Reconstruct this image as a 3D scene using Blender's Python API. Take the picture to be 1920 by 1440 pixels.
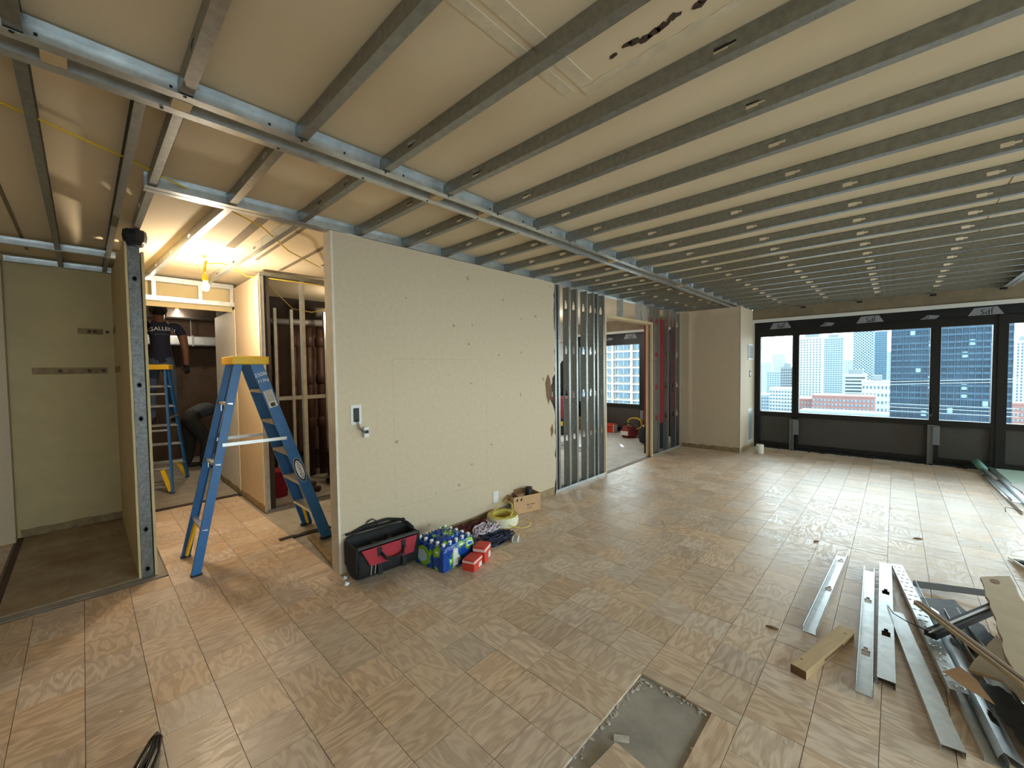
import bpy, bmesh, math, random
from mathutils import Matrix, Vector
from mathutils.bvhtree import BVHTree
random.seed(7)
for o in list(bpy.data.objects): bpy.data.objects.remove(o)
SC = bpy.context.scene
COL = SC.collection

# ------------------------------------------------------------------ camera
FPX, YAW, PIT, ROL = 760.73, math.radians(43.417), math.radians(-2.042), math.radians(0.724)
H_EYE = 1.52
_cy, _sy = math.cos(YAW), math.sin(YAW)
FW = Vector((-_sy*math.cos(PIT), _cy*math.cos(PIT), math.sin(PIT)))
_rt = Vector((_cy, _sy, 0)); _dn = FW.cross(_rt)
RT = math.cos(ROL)*_rt + math.sin(ROL)*_dn
DN = -math.sin(ROL)*_rt + math.cos(ROL)*_dn
EYE = Vector((0, 0, H_EYE))
cam = bpy.data.objects.new('camera', bpy.data.cameras.new('camera')); COL.objects.link(cam)
cam.data.sensor_width = 36; cam.data.lens = FPX/1920*36; cam.data.clip_start = .05; cam.data.clip_end = 2000
cam.matrix_world = Matrix(((RT.x, -DN.x, -FW.x, 0), (RT.y, -DN.y, -FW.y, 0), (RT.z, -DN.z, -FW.z, H_EYE), (0, 0, 0, 1)))
SC.camera = cam
def at(u, v, Y):
    """the point of the plane y=Y that stands at pixel (u,v) of the 1920x1440 frame"""
    d = (u-960)*RT + (v-720)*DN + FPX*FW
    return EYE + d*(Y/d.y)
def proj(p):
    q = Vector(p)-EYE; z = q.dot(FW)
    return (960+FPX*q.dot(RT)/z, 720+FPX*q.dot(DN)/z, z) if z > .05 else (-1e4, -1e4, z)

# ------------------------------------------------------------------ world and exposure
W = bpy.data.worlds.new('overcast_sky'); SC.world = W; W.use_nodes = True
bg = W.node_tree.nodes['Background']
bg.inputs[0].default_value = (0.85, 0.955, 1.0, 1); bg.inputs[1].default_value = 6.8
SC.view_settings.view_transform = 'Standard'; SC.view_settings.look = 'None'
SC.view_settings.gamma = 1; SC.view_settings.use_curve_mapping = False
SC.view_settings.exposure = 0.66
SC.cycles.max_bounces = 9; SC.cycles.diffuse_bounces = 6; SC.cycles.glossy_bounces = 4
SC.cycles.transparent_max_bounces = 12; SC.cycles.adaptive_threshold = .02; SC.cycles.sample_clamp_indirect = 8
def portal(name, x0, x1, z0, z1, y):
    l = bpy.data.lights.new(name, 'AREA'); l.shape = 'RECTANGLE'; l.size = x1-x0; l.size_y = z1-z0
    o = bpy.data.objects.new(name, l); COL.objects.link(o)
    o.location = ((x0+x1)/2, y, (z0+z1)/2); o.rotation_euler = (math.radians(-90), 0, 0)
    l.cycles.is_portal = True
    return o
portal('window_portal', -1.9, 3.5, .66, 2.1, 9.02)
RW0, RW1 = -1.6, 8.4   # the glazed stretch of the right hand wall
o_ = portal('window_portal', 0, RW1-RW0, .66, 2.1, 0); o_.location = (3.78, (RW0+RW1)/2, 1.38); o_.rotation_euler = (math.radians(90), 0, math.radians(90))
portal('window_portal', -6.0, -4.3, .66, 2.1, 9.02)

# ------------------------------------------------------------------ materials
def newmat(name):
    m = bpy.data.materials.new(name); m.use_nodes = True
    nt = m.node_tree; b = nt.nodes['Principled BSDF']
    return m, nt, b
def srgb(r, g, b):
    f = lambda c: (c/255/12.92) if c/255 <= .04045 else ((c/255+.055)/1.055)**2.4
    return (f(r), f(g), f(b), 1)
def mat(name, col, rough=.6, metal=0, var=0, scale=8, bump=0, bscale=60, col2=None, spec=None, trans=0, stretch=None, emit=None, estr=0):
    m, nt, b = newmat(name); N = nt.nodes; L = nt.links
    b.inputs['Base Color'].default_value = col; b.inputs['Roughness'].default_value = rough; b.inputs['Metallic'].default_value = metal
    if spec is not None: b.inputs['Specular IOR Level'].default_value = spec
    if trans: b.inputs['Transmission Weight'].default_value = trans
    if emit: b.inputs['Emission Color'].default_value = emit; b.inputs['Emission Strength'].default_value = estr
    tc = N.new('ShaderNodeTexCoord'); src = tc.outputs['Object']
    if stretch:
        mp = N.new('ShaderNodeMapping'); mp.inputs['Scale'].default_value = stretch; L.new(src, mp.inputs[0]); src = mp.outputs[0]
    if var or col2:
        nz = N.new('ShaderNodeTexNoise'); nz.inputs['Scale'].default_value = scale; nz.inputs['Detail'].default_value = 6; nz.inputs['Roughness'].default_value = .65
        L.new(src, nz.inputs['Vector'])
        r = N.new('ShaderNodeValToRGB'); r.color_ramp.elements[0].position = .32; r.color_ramp.elements[1].position = .68
        c2 = col2 or tuple(max(0, c*(1-var)) for c in col[:3])+(1,)
        c1 = col if col2 else tuple(min(1, c*(1+var)) for c in col[:3])+(1,)
        r.color_ramp.elements[0].color = c2; r.color_ramp.elements[1].color = c1
        L.new(nz.outputs['Fac'], r.inputs[0]); L.new(r.outputs[0], b.inputs['Base Color'])
    if bump:
        nb = N.new('ShaderNodeTexNoise'); nb.inputs['Scale'].default_value = bscale; nb.inputs['Detail'].default_value = 4; L.new(src, nb.inputs['Vector'])
        bp = N.new('ShaderNodeBump'); bp.inputs['Strength'].default_value = bump; bp.inputs['Distance'].default_value = .004
        L.new(nb.outputs['Fac'], bp.inputs['Height']); L.new(bp.outputs[0], b.inputs['Normal'])
    return m
M = {}
M['galv'] = mat('galvanized_steel', srgb(206, 211, 213), .33, .8, .16, 14, .05, 220)
M['galv2'] = mat('galvanized_stud', srgb(146, 147, 142), .38, .8, .18, 30, .05, 220)
M['paper'] = mat('vinyl_wallcovering', srgb(194, 176, 149), .75, 0, .05, 26, .22, 240)
M['paperdim'] = mat('vinyl_wallcovering_worn', srgb(192, 174, 132), .78, 0, .07, 5, .2, 240)
M['plaster'] = mat('plaster_edge', srgb(214, 205, 188), .85, 0, .08, 12, .3, 60)
M['white'] = mat('white_wall_paint', srgb(214, 214, 210), .7, 0, .03, 6)
M['concrete'] = mat('concrete', srgb(150, 144, 134), .85, 0, .2, 5, .5, 40)
M['concrete2'] = mat('dusty_concrete', srgb(196, 194, 190), .8, 0, .16, 4, .3, 40)
M['beamc'] = mat('beam_concrete', srgb(134, 120, 98), .9, 0, .18, 5, .5, 30)
M['closetf'] = mat('stained_screed', srgb(176, 162, 136), .8, 0, 0, 3.2, .3, 30, col2=srgb(142, 114, 84))
M['mortar'] = mat('pale_mortar', srgb(190, 182, 170), .95, 0, .2, 30, .6, 60)
M['glue'] = mat('baseboard_adhesive', srgb(120, 98, 68), .8, 0, 0, 14, .4, 40, col2=srgb(160, 140, 104))
M['black'] = mat('black_frame', srgb(34, 33, 33), .45, .2, .1, 10)
M['panel'] = mat('dark_panel', srgb(84, 81, 78), .5, .3, .08, 4)
M['membrane'] = mat('black_membrane', srgb(26, 27, 30), .5, 0, .3, 12, .5, 20)
M['tape'] = mat('printed_tape', srgb(150, 152, 156), .5, 0, .1, 30)
M['ink'] = mat('black_ink', srgb(22, 22, 24), .6)
M['whitet'] = mat('white_ink', srgb(228, 230, 235), .6)
M['wood'] = mat('spruce_lumber', srgb(205, 182, 142), .7, 0, 0, 9, .2, 60, col2=srgb(176, 146, 104), stretch=(1, .12, 1))
M['woodz'] = mat('spruce_stud', srgb(214, 192, 156), .7, 0, 0, 9, .2, 60, col2=srgb(184, 154, 114), stretch=(1, 1, .1))
M['blue'] = mat('blue_fiberglass', srgb(30, 98, 158), .42, 0, .1, 12)
M['yellow'] = mat('yellow_plastic', srgb(232, 186, 20), .5, 0, .04, 20)
M['alu'] = mat('aluminium', srgb(205, 206, 204), .34, .7, .06, 30)
M['rubber'] = mat('black_rubber', srgb(20, 20, 21), .6)
M['bagk'] = mat('black_canvas', srgb(24, 24, 25), .8, 0, .25, 40, .4, 200)
M['bagr'] = mat('red_canvas', srgb(156, 28, 44), .75, 0, .12, 30, .3, 200)
M['strap'] = mat('grey_webbing', srgb(70, 70, 70), .8)
M['card'] = mat('cardboard', srgb(190, 152, 112), .85, 0, .06, 14)
M['cardin'] = mat('cardboard_inside', srgb(140, 100, 68), .9, 0, .08, 14)
M['label'] = mat('paper_label', srgb(215, 212, 205), .7)
M['redbox'] = mat('red_carton', srgb(205, 62, 46), .55, 0, .05, 20)
M['pink'] = mat('pale_carton_band', srgb(232, 200, 190), .55)
M['romex'] = mat('yellow_cable_jacket', srgb(214, 196, 96), .5, 0, .08, 20)
M['romexw'] = mat('clear_wrap', srgb(226, 220, 190), .3, 0, .05, 20)
M['wred'] = mat('maroon_wire', srgb(110, 48, 46), .5)
M['wwhite'] = mat('lilac_white_wire', srgb(206, 190, 200), .5)
M['wblue'] = mat('blue_black_wire', srgb(34, 44, 70), .45)
M['skin'] = mat('skin', srgb(120, 78, 58), .6)
M['navy'] = mat('navy_tee', srgb(26, 30, 48), .85, 0, .15, 10)
M['jeans'] = mat('faded_jeans', srgb(70, 84, 104), .85, 0, .2, 12)
M['grey_tee'] = mat('dark_grey_tee', srgb(60, 66, 74), .85, 0, .12, 10)
M['blackcloth'] = mat('black_work_trousers', srgb(28, 27, 28), .85, 0, .15, 12)
M['cap'] = mat('khaki_cap', srgb(74, 66, 56), .8)
M['boot'] = mat('black_boot', srgb(24, 22, 22), .55)
M['copper'] = mat('brown_cast_pipe', srgb(70, 44, 34), .6, .2, .25, 8)
M['pipeg'] = mat('grey_pipe', srgb(120, 118, 114), .5, .4, .15, 8)
M['brown'] = mat('brown_board', srgb(84, 66, 52), .85, 0, .2, 3)
M['studdk'] = mat('weathered_galvanized', srgb(104, 104, 102), .5, .6, .35, 45, .1, 120)
M['darkvoid'] = mat('dark_masonry', srgb(52, 44, 40), .9, 0, .2, 3)
M['maroon'] = mat('maroon_panel', srgb(136, 34, 42), .6, 0, .08, 3)
M['orange'] = mat('orange_red_plastic', srgb(214, 66, 44), .45)
M['redbag'] = mat('red_black_bag', srgb(160, 36, 40), .7, 0, 0, 8, col2=srgb(30, 24, 26))
M['greenb'] = mat('green_gypsum', srgb(196, 222, 208), .75, 0, .03, 6)
M['teal'] = mat('teal_plastic', srgb(124, 172, 162), .5)
M['fibre'] = mat('torn_fibreboard', srgb(170, 152, 122), .85, 0, .08, 6)
M['fibred'] = mat('fibreboard_edge', srgb(118, 88, 60), .9, 0, .2, 30)
M['darkmetal'] = mat('dark_steel', srgb(66, 62, 60), .4, .7, .2, 20)
M['dimple'] = M['galv']
M['roll'] = mat('white_paper_roll', srgb(226, 224, 212), .8)
M['grill'] = mat('grille_grey', srgb(170, 172, 172), .5, .3)
M['bracket'] = mat('grey_painted_steel', srgb(128, 132, 136), .5, .3, .05, 10)
M['ycord'] = mat('yellow_cord', srgb(226, 190, 50), .5)
M['bottle'] = mat('bottle_plastic', srgb(180, 200, 215), .2, 0, 0)
M['capw'] = mat('white_cap', srgb(235, 240, 245), .4)
M['glassb'] = mat('bulb_glass', (1, 1, 1, 1), .3, emit=(1, .84, .62, 1), estr=40)

def ceiling_mat():
    m, nt, b = newmat('ceiling_paint'); N = nt.nodes; L = nt.links
    tc = N.new('ShaderNodeTexCoord')
    n1 = N.new('ShaderNodeTexNoise'); n1.inputs['Scale'].default_value = .9; n1.inputs['Detail'].default_value = 5; L.new(tc.outputs['Object'], n1.inputs['Vector'])
    r = N.new('ShaderNodeValToRGB'); r.color_ramp.elements[0].position = .35; r.color_ramp.elements[1].position = .7
    r.color_ramp.elements[0].color = srgb(216, 198, 164); r.color_ramp.elements[1].color = srgb(230, 215, 186)
    L.new(n1.outputs['Fac'], r.inputs[0])
    # lane of bare plaster patches over the old wall line
    L.new(r.outputs[0], b.inputs['Base Color']); b.inputs['Roughness'].default_value = .8
    nb = N.new('ShaderNodeTexNoise'); nb.inputs['Scale'].default_value = 90; L.new(tc.outputs['Object'], nb.inputs['Vector'])
    bp = N.new('ShaderNodeBump'); bp.inputs['Strength'].default_value = .12; bp.inputs['Distance'].default_value = .003
    L.new(nb.outputs['Fac'], bp.inputs['Height']); L.new(bp.outputs[0], b.inputs['Normal'])
    return m
M['ceil'] = ceiling_mat()

def tile_mat():
    m, nt, b = newmat('oak_parquet_tile'); N = nt.nodes; L = nt.links
    uv = N.new('ShaderNodeUVMap'); uv.uv_map = 'grain'
    rn = N.new('ShaderNodeUVMap'); rn.uv_map = 'rnd'
    sp = N.new('ShaderNodeSeparateXYZ'); L.new(rn.outputs[0], sp.inputs[0])
    mp = N.new('ShaderNodeMapping'); mp.inputs['Scale'].default_value = (8, 2.2, 1); L.new(uv.outputs[0], mp.inputs[0])
    n1 = N.new('ShaderNodeTexNoise'); n1.inputs['Scale'].default_value = 1.3; n1.inputs['Detail'].default_value = 2; L.new(mp.outputs[0], n1.inputs['Vector'])
    w = N.new('ShaderNodeMath'); w.operation = 'MULTIPLY'; w.inputs[1].default_value = 46; L.new(n1.outputs['Fac'], w.inputs[0])
    s = N.new('ShaderNodeMath'); s.operation = 'SINE'; L.new(w.outputs[0], s.inputs[0])
    mp2 = N.new('ShaderNodeMapping'); mp2.inputs['Scale'].default_value = (240, 16, 1); L.new(uv.outputs[0], mp2.inputs[0])
    n2 = N.new('ShaderNodeTexNoise'); n2.inputs['Scale'].default_value = 1; n2.inputs['Detail'].default_value = 3; L.new(mp2.outputs[0], n2.inputs['Vector'])
    n2s = N.new('ShaderNodeMath'); n2s.operation = 'MULTIPLY_ADD'; n2s.inputs[1].default_value = .55; n2s.inputs[2].default_value = .22; L.new(n2.outputs['Fac'], n2s.inputs[0])
    a = N.new('ShaderNodeMath'); a.operation = 'MULTIPLY_ADD'; a.inputs[1].default_value = .13; L.new(s.outputs[0], a.inputs[0]); L.new(n2s.outputs[0], a.inputs[2])
    r = N.new('ShaderNodeValToRGB'); r.color_ramp.elements[0].position = .25; r.color_ramp.elements[1].position = .72
    r.color_ramp.elements[0].color = srgb(174, 144, 118); r.color_ramp.elements[1].color = srgb(224, 200, 172)
    L.new(a.outputs[0], r.inputs[0])
    # each tile its own tone
    hs = N.new('ShaderNodeHueSaturation'); L.new(r.outputs[0], hs.inputs['Color'])
    mv = N.new('ShaderNodeMapRange'); mv.inputs[3].default_value = .84; mv.inputs[4].default_value = 1.1; L.new(sp.outputs[0], mv.inputs[0]); L.new(mv.outputs[0], hs.inputs['Value'])
    ms = N.new('ShaderNodeMapRange'); ms.inputs[3].default_value = .72; ms.inputs[4].default_value = 1.12; L.new(sp.outputs[1], ms.inputs[0]); L.new(ms.outputs[0], hs.inputs['Saturation'])
    # dust film
    tc = N.new('ShaderNodeTexCoord')
    nd = N.new('ShaderNodeTexNoise'); nd.inputs['Scale'].default_value = 1.4; nd.inputs['Detail'].default_value = 6; L.new(tc.outputs['Object'], nd.inputs['Vector'])
    rd = N.new('ShaderNodeMapRange'); rd.inputs[1].default_value = .38; rd.inputs[2].default_value = .75; rd.inputs[3].default_value = .04; rd.inputs[4].default_value = .42; L.new(nd.outputs['Fac'], rd.inputs[0])
    mx = N.new('ShaderNodeMix'); mx.data_type = 'RGBA'; L.new(rd.outputs[0], mx.inputs[0]); L.new(hs.outputs[0], mx.inputs[6]); mx.inputs[7].default_value = srgb(210, 192, 168)
    L.new(mx.outputs[2], b.inputs['Base Color'])
    rr = N.new('ShaderNodeMapRange'); rr.inputs[1].default_value = .35; rr.inputs[2].default_value = .7; rr.inputs[3].default_value = .30; rr.inputs[4].default_value = .52; L.new(a.outputs[0], rr.inputs[0])
    L.new(rr.outputs[0], b.inputs['Roughness']); b.inputs['Specular IOR Level'].default_value = .38
    bp = N.new('ShaderNodeBump'); bp.inputs['Strength'].default_value = .25; bp.inputs['Distance'].default_value = .001; L.new(a.outputs[0], bp.inputs['Height']); L.new(bp.outputs[0], b.inputs['Normal'])
    return m
M['tile'] = tile_mat()

def glass_mat(name, tint, gl=.06):
    m = bpy.data.materials.new(name); m.use_nodes = True; nt = m.node_tree; N = nt.nodes; L = nt.links
    N.remove(N['Principled BSDF']); out = N['Material Output']
    t = N.new('ShaderNodeBsdfTransparent'); t.inputs[0].default_value = tint
    g = N.new('ShaderNodeBsdfGlossy'); g.inputs['Roughness'].default_value = .02
    fr = N.new('ShaderNodeFresnel'); fr.inputs[0].default_value = 1.45
    mx = N.new('ShaderNodeMixShader'); L.new(fr.outputs[0], mx.inputs[0]); L.new(t.outputs[0], mx.inputs[1]); L.new(g.outputs[0], mx.inputs[2]); L.new(mx.outputs[0], out.inputs[0])
    return m
M['glass'] = glass_mat('window_glass', (.93, .97, .97, 1))

def film_mat():
    m, nt, b = newmat('printed_shrink_film'); N = nt.nodes; L = nt.links
    tc = N.new('ShaderNodeTexCoord')
    n = N.new('ShaderNodeTexNoise'); n.inputs['Scale'].default_value = 11; n.inputs['Detail'].default_value = 2; n.inputs['Distortion'].default_value = .6; L.new(tc.outputs['Object'], n.inputs['Vector'])
    r = N.new('ShaderNodeValToRGB'); e = r.color_ramp.elements
    e[0].position = 0; e[0].color = srgb(22, 66, 150); e[1].position = .5; e[1].color = srgb(30, 84, 164)
    for p, c in ((.56, (118, 168, 40)), (.63, (140, 186, 50)), (.66, (225, 235, 240)), (.70, (60, 110, 180))):
        k = e.new(p); k.color = srgb(*c)
    r.color_ramp.interpolation = 'CONSTANT'
    L.new(n.outputs['Fac'], r.inputs[0]); L.new(r.outputs[0], b.inputs['Base Color']); b.inputs['Roughness'].default_value = .18
    n2 = N.new('ShaderNodeTexNoise'); n2.inputs['Scale'].default_value = 34; L.new(tc.outputs['Object'], n2.inputs['Vector'])
    bp = N.new('ShaderNodeBump'); bp.inputs['Strength'].default_value = .8; bp.inputs['Distance'].default_value = .01; L.new(n2.outputs['Fac'], bp.inputs['Height']); L.new(bp.outputs[0], b.inputs['Normal'])
    return m
M['film'] = film_mat()

# ------------------------------------------------------------------ mesh helpers
class MB:
    def __init__(s): s.v = []; s.f = []; s.M = Matrix()
    def set(s, m): s.M = m; return s
    def add(s, vs, fs):
        o = len(s.v); s.v += [tuple(s.M @ Vector(p)) for p in vs]; s.f += [tuple(i+o for i in f) for f in fs]; return s
    def box(s, x0, x1, y0, y1, z0, z1):
        return s.add([(x0,y0,z0),(x1,y0,z0),(x1,y1,z0),(x0,y1,z0),(x0,y0,z1),(x1,y0,z1),(x1,y1,z1),(x0,y1,z1)],
                     [(3,2,1,0),(4,5,6,7),(0,1,5,4),(1,2,6,5),(2,3,7,6),(3,0,4,7)])
    def bar(s, a, b, w, d, up=(0,0,1)):
        """box of section w x d from a to b; d is measured along up"""
        a = Vector(a); b = Vector(b); y = (b-a); L_ = y.length; y.normalize(); u = Vector(up)
        x = y.cross(u).normalized(); z = x.cross(y)
        k = s.M; s.M = k @ Matrix(((x.x,y.x,z.x,a.x),(x.y,y.y,z.y,a.y),(x.z,y.z,z.z,a.z),(0,0,0,1)))
        s.box(-w/2, w/2, 0, L_, -d/2, d/2); s.M = k; return s
    def prism(s, pts, z0, z1):
        n = len(pts)
        return s.add([(x,y,z0) for x,y in pts]+[(x,y,z1) for x,y in pts], [tuple(range(n-1,-1,-1)), tuple(range(n,2*n))]+[(i,(i+1)%n,n+(i+1)%n,n+i) for i in range(n)])
    def tube(s, pts, r, n=8, close=False, cap=True):
        pts = [Vector(p) for p in pts]; rs = r if isinstance(r, (list, tuple)) else [r]*len(pts); vs = []; prev = None
        for i, p in enumerate(pts):
            if close: t = pts[(i+1) % len(pts)]-pts[i-1]
            else: t = pts[min(i+1, len(pts)-1)]-pts[max(i-1, 0)]
            t.normalize()
            ref = prev if prev is not None else (Vector((0,0,1)) if abs(t.z) < .9 else Vector((1,0,0)))
            x = (ref - t*ref.dot(t))
            if x.length < 1e-5: x = t.orthogonal()
            x.normalize(); prev = x; y = t.cross(x)
            vs += [tuple(p+rs[i]*(math.cos(2*math.pi*k/n)*x+math.sin(2*math.pi*k/n)*y)) for k in range(n)]
        m = len(pts); fs = []
        for i in range(m if close else m-1):
            j = (i+1) % m
            fs += [(i*n+k, i*n+(k+1) % n, j*n+(k+1) % n, j*n+k) for k in range(n)]
        if cap and not close: fs += [tuple(range(n-1,-1,-1)), tuple(range((m-1)*n, m*n))]
        return s.add(vs, fs)
    def lathe(s, prof, n=20, c=(0,0,0)):
        vs = []; m = len(prof)
        for r, z in prof: vs += [(c[0]+r*math.cos(2*math.pi*k/n), c[1]+r*math.sin(2*math.pi*k/n), c[2]+z) for k in range(n)]
        fs = [(i*n+k, i*n+(k+1) % n, (i+1)*n+(k+1) % n, (i+1)*n+k) for i in range(m-1) for k in range(n)]
        fs += [tuple(range(n-1,-1,-1)), tuple(range((m-1)*n, m*n))]
        return s.add(vs, fs)
    def mesh(s, name, m=None, smooth=False):
        me = bpy.data.meshes.new(name); me.from_pydata(s.v, [], s.f)
        if m: me.materials.append(m)
        if smooth:
            for p in me.polygons: p.use_smooth = True
        me.update(); return me
    def build(s, name, m, parent=None, smooth=False, bevel=0):
        me = s.mesh(name, m, smooth)
        if bevel:
            bm = bmesh.new(); bm.from_mesh(me); bmesh.ops.remove_doubles(bm, verts=bm.verts, dist=1e-6)
            bmesh.ops.bevel(bm, geom=list(bm.edges), offset=bevel, segments=2, affect='EDGES', profile=.6); bm.to_mesh(me); bm.free()
        return link(name, me, parent)
def link(name, me, parent=None):
    o = bpy.data.objects.new(name, me); COL.objects.link(o)
    if parent: o.parent = parent
    return o
def tag(o, label=None, cat=None, group=None, kind=None):
    if label: o['label'] = label
    if cat: o['category'] = cat
    if group: o['group'] = group
    if kind: o['kind'] = kind
    return o
def thing(name, label, cat, loc=(0,0,0), rotz=0, group=None):
    o = bpy.data.objects.new(name, None); COL.objects.link(o); o.empty_display_size = .1
    o.location = loc; o.rotation_euler = (0, 0, rotz)
    return tag(o, label, cat, group)
def struct(o): o['kind'] = 'structure'; return o
def sroot(name):
    o = bpy.data.objects.new(name, None); COL.objects.link(o); o.empty_display_size = .1; return struct(o)
def B(x0,x1,y0,y1,z0,z1): return MB().box(x0,x1,y0,y1,z0,z1)
def axes(x, y, z, loc=(0,0,0)):
    return Matrix(((x[0],y[0],z[0],loc[0]),(x[1],y[1],z[1],loc[1]),(x[2],y[2],z[2],loc[2]),(0,0,0,1)))
def chan(mb, L_, w, f, t=.0014, lip=.006, holes=(), hw=.45, hl=.075, keyed=True):
    """cold formed C section along +y: web in the xy plane, flanges rise along +z"""
    ys = 0.0
    for h in holes:
        spans = [(h-hl/2, h+hl*.15, hw), (h+hl*.15, h+hl/2, hw*.5)] if keyed else [(h-hl/2, h+hl/2, hw)]
        if spans[0][0] > ys: mb.box(-w/2, w/2, ys, spans[0][0], 0, t)
        for a, b, q in spans:
            mb.box(-w/2, -w/2*q, a, b, 0, t); mb.box(w/2*q, w/2, a, b, 0, t)
        ys = spans[-1][1]
    mb.box(-w/2, w/2, ys, L_, 0, t)
    for s in (-1, 1):
        x0, x1 = (-w/2, -w/2+t) if s < 0 else (w/2-t, w/2)
        mb.box(x0, x1, 0, L_, t, f)
        if lip: mb.box(min(s*w/2, s*(w/2-lip)), max(s*w/2, s*(w/2-lip)), 0, L_, f-t, f)
    return mb
def text_mesh(s, size, ext=.0006):
    cu = bpy.data.curves.new('lettering', 'FONT'); cu.body = s; cu.size = size; cu.extrude = ext; cu.align_x = 'CENTER'; cu.align_y = 'CENTER'; cu.resolution_u = 3
    o = bpy.data.objects.new('lettering', cu); COL.objects.link(o)
    dg = bpy.context.evaluated_depsgraph_get(); dg.update()
    me = bpy.data.meshes.new_from_object(o.evaluated_get(dg)); bpy.data.objects.remove(o); bpy.data.curves.remove(cu)
    return me
def text(s, size, m, mtx, parent=None, name='lettering', ext=.0006):
    me = text_mesh(s, size, ext); me.materials.clear(); me.materials.append(m); me.transform(mtx)
    return link(name, me, parent)
def jag(a, b, n, amp, rnd):
    """points from a to b with a broken edge"""
    a = Vector(a); b = Vector(b); d = b-a; nrm = Vector((-d.y, d.x)).normalized()
    return [tuple(a+d*(i/n)+nrm*(rnd.uniform(-amp, amp) if 0 < i < n else 0)) for i in range(n+1)]
R_ = random.Random(3)

# ------------------------------------------------------------------ floor
TX, TY, X0T, Y0T, TT = .2183, .2195, -.68, 2.15, .012
floor = struct(B(-9.4, 3.6, -3, 9.05, -.3, -TT).build('floor', M['concrete']))
HOLE = (-.898, -.4617, 1.2716, 1.9305)
def tiled(x, y):
    if x > -3.0: return y < 8.70 and not (HOLE[0] < x < HOLE[1] and y < HOLE[3] and y > HOLE[2]-.22*3)
    if y < 1.36 and x > -4.0: return not (x > -4.0 and y > 1.20)
    if x <= -4.0 and -.44 < y < .34: return False
    return x > -5.95 and y < 1.30
cells = []
for i in range(-26, 20):
    for j in range(-24, 31):
        x0 = X0T+i*TX; y0 = Y0T+j*TY
        x1, y1 = x0+TX, y0+TY
        x0 = max(x0, -5.93); x1 = min(x1, 3.58); y0 = max(y0, -2.98); y1 = min(y1, 8.70)
        if x1-x0 < .02 or y1-y0 < .02: continue
        if not tiled((x0+x1)/2, (y0+y1)/2): continue
        if x0 < -3.0 and x1 > -3.0 and y0 > 1.2:
            x0 = -3.0
        cells.append((x0, x1, y0, y1))
# pieces of the broken field around the hole
for y0 in (.613, .8325, 1.052):
    cells.append((-.898+.04, -.68, y0-.22*0, y0+.2195)) if y0 < 1.0 else None
cells += [(-.898, -.680, 1.86, 1.9305), (-.680, -.4617, 1.85, 1.9305), (-.566, -.4617, 1.52, 1.85), (-.566, -.4617, 1.30, 1.52), (-.566, -.4617, 1.08, 1.30), (-.68, -.4617, .613, .8325), (-.68, -.4617, .8325, 1.05)]
def tile_geo(c, rnd):
    x0, x1, y0, y1 = c; g = .0011; dz = rnd.uniform(-.0007, .0004)
    x0 += g; x1 -= g; y0 += g; y1 -= g; tx, ty = rnd.uniform(-.0006, .0006), rnd.uniform(-.0006, .0006)
    vs = [(x0,y0,-TT),(x1,y0,-TT),(x1,y1,-TT),(x0,y1,-TT),(x0,y0,dz+tx),(x1,y0,dz+ty),(x1,y1,dz-tx),(x0,y1,dz-ty)]
    fs = [(4,5,6,7),(0,1,5,4),(1,2,6,5),(2,3,7,6),(3,0,4,7)]
    ro = rnd.random() < .5; ou, ov = rnd.uniform(0, 40), rnd.uniform(0, 40); r = (rnd.random(), rnd.random())
    uv = []
    for f in fs:
        for k in f:
            a, b = vs[k][0]-x0, vs[k][1]-y0
            if ro: a, b = b, a
            uv.append((a+ou, b+ov))
    return vs, fs, uv, r
def tile_mesh(geos):
    V, F, U, Rr = [], [], [], []
    for vs, fs, uv, r in geos:
        o = len(V); V += vs; F += [tuple(k+o for k in f) for f in fs]; U += uv; Rr += [r]*len(uv)
    me = bpy.data.meshes.new('tile'); me.from_pydata(V, [], F); me.materials.append(M['tile'])
    a = me.uv_layers.new(name='grain'); a.data.foreach_set('uv', [q for p in U for q in p])
    b = me.uv_layers.new(name='rnd'); b.data.foreach_set('uv', [q for p in Rr for q in p])
    return me
def big(c):
    x0, x1, y0, y1 = c; ps = [proj((x, y, 0)) for x, y in ((x0,y0),(x1,y0),(x1,y1),(x0,y1))]
    if not any(0 < p[0] < 1920 and 0 < p[1] < 1440 for p in ps): return 0
    A = 0
    for a, b in zip(ps, ps[1:]+ps[:1]): A += a[0]*b[1]-a[1]*b[0]
    return abs(A)
cells.sort(key=big, reverse=True)
rt_ = random.Random(11)
for c in cells[:298]: link('tile', tile_mesh([tile_geo(c, rt_)]), floor)
rest = link('tile', tile_mesh([tile_geo(c, rt_) for c in cells[298:]]), floor); rest['kind'] = 'stuff'
# loose and broken pieces in the hole
lt = link('loose_tile', tile_mesh([tile_geo((-.11, .11, -.08, .08), rt_)]))
lt.location = (-.70, 1.33, .012); lt.rotation_euler = (math.radians(3), 0, math.radians(-8))
tag(lt, 'loose oak parquet tile lying half over the bare concrete patch', 'tile')
mo = MB()
for k in range(150):
    ang = R_.random()
    e = R_.choice([(-.895, None), (None, 1.852), (-.57, None), (-.9, None)])
    x = e[0]+R_.uniform(0, .03) if e[0] else R_.uniform(-.89, -.57)
    y = e[1]-R_.uniform(0, .03) if e[1] else R_.uniform(.7, 1.85)
    q = R_.uniform(.002, .008); mo.set(Matrix.Translation((x, y, -TT)) @ Matrix.Rotation(R_.random()*6, 4, 'Z')); mo.box(-q, q, -q*.7, q*.7, 0, q*.8)
tag(mo.build('mortar_crumb', M['mortar']), 'pale mortar crumbs along the edges of the tile hole', 'rubble', kind='stuff')
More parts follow.
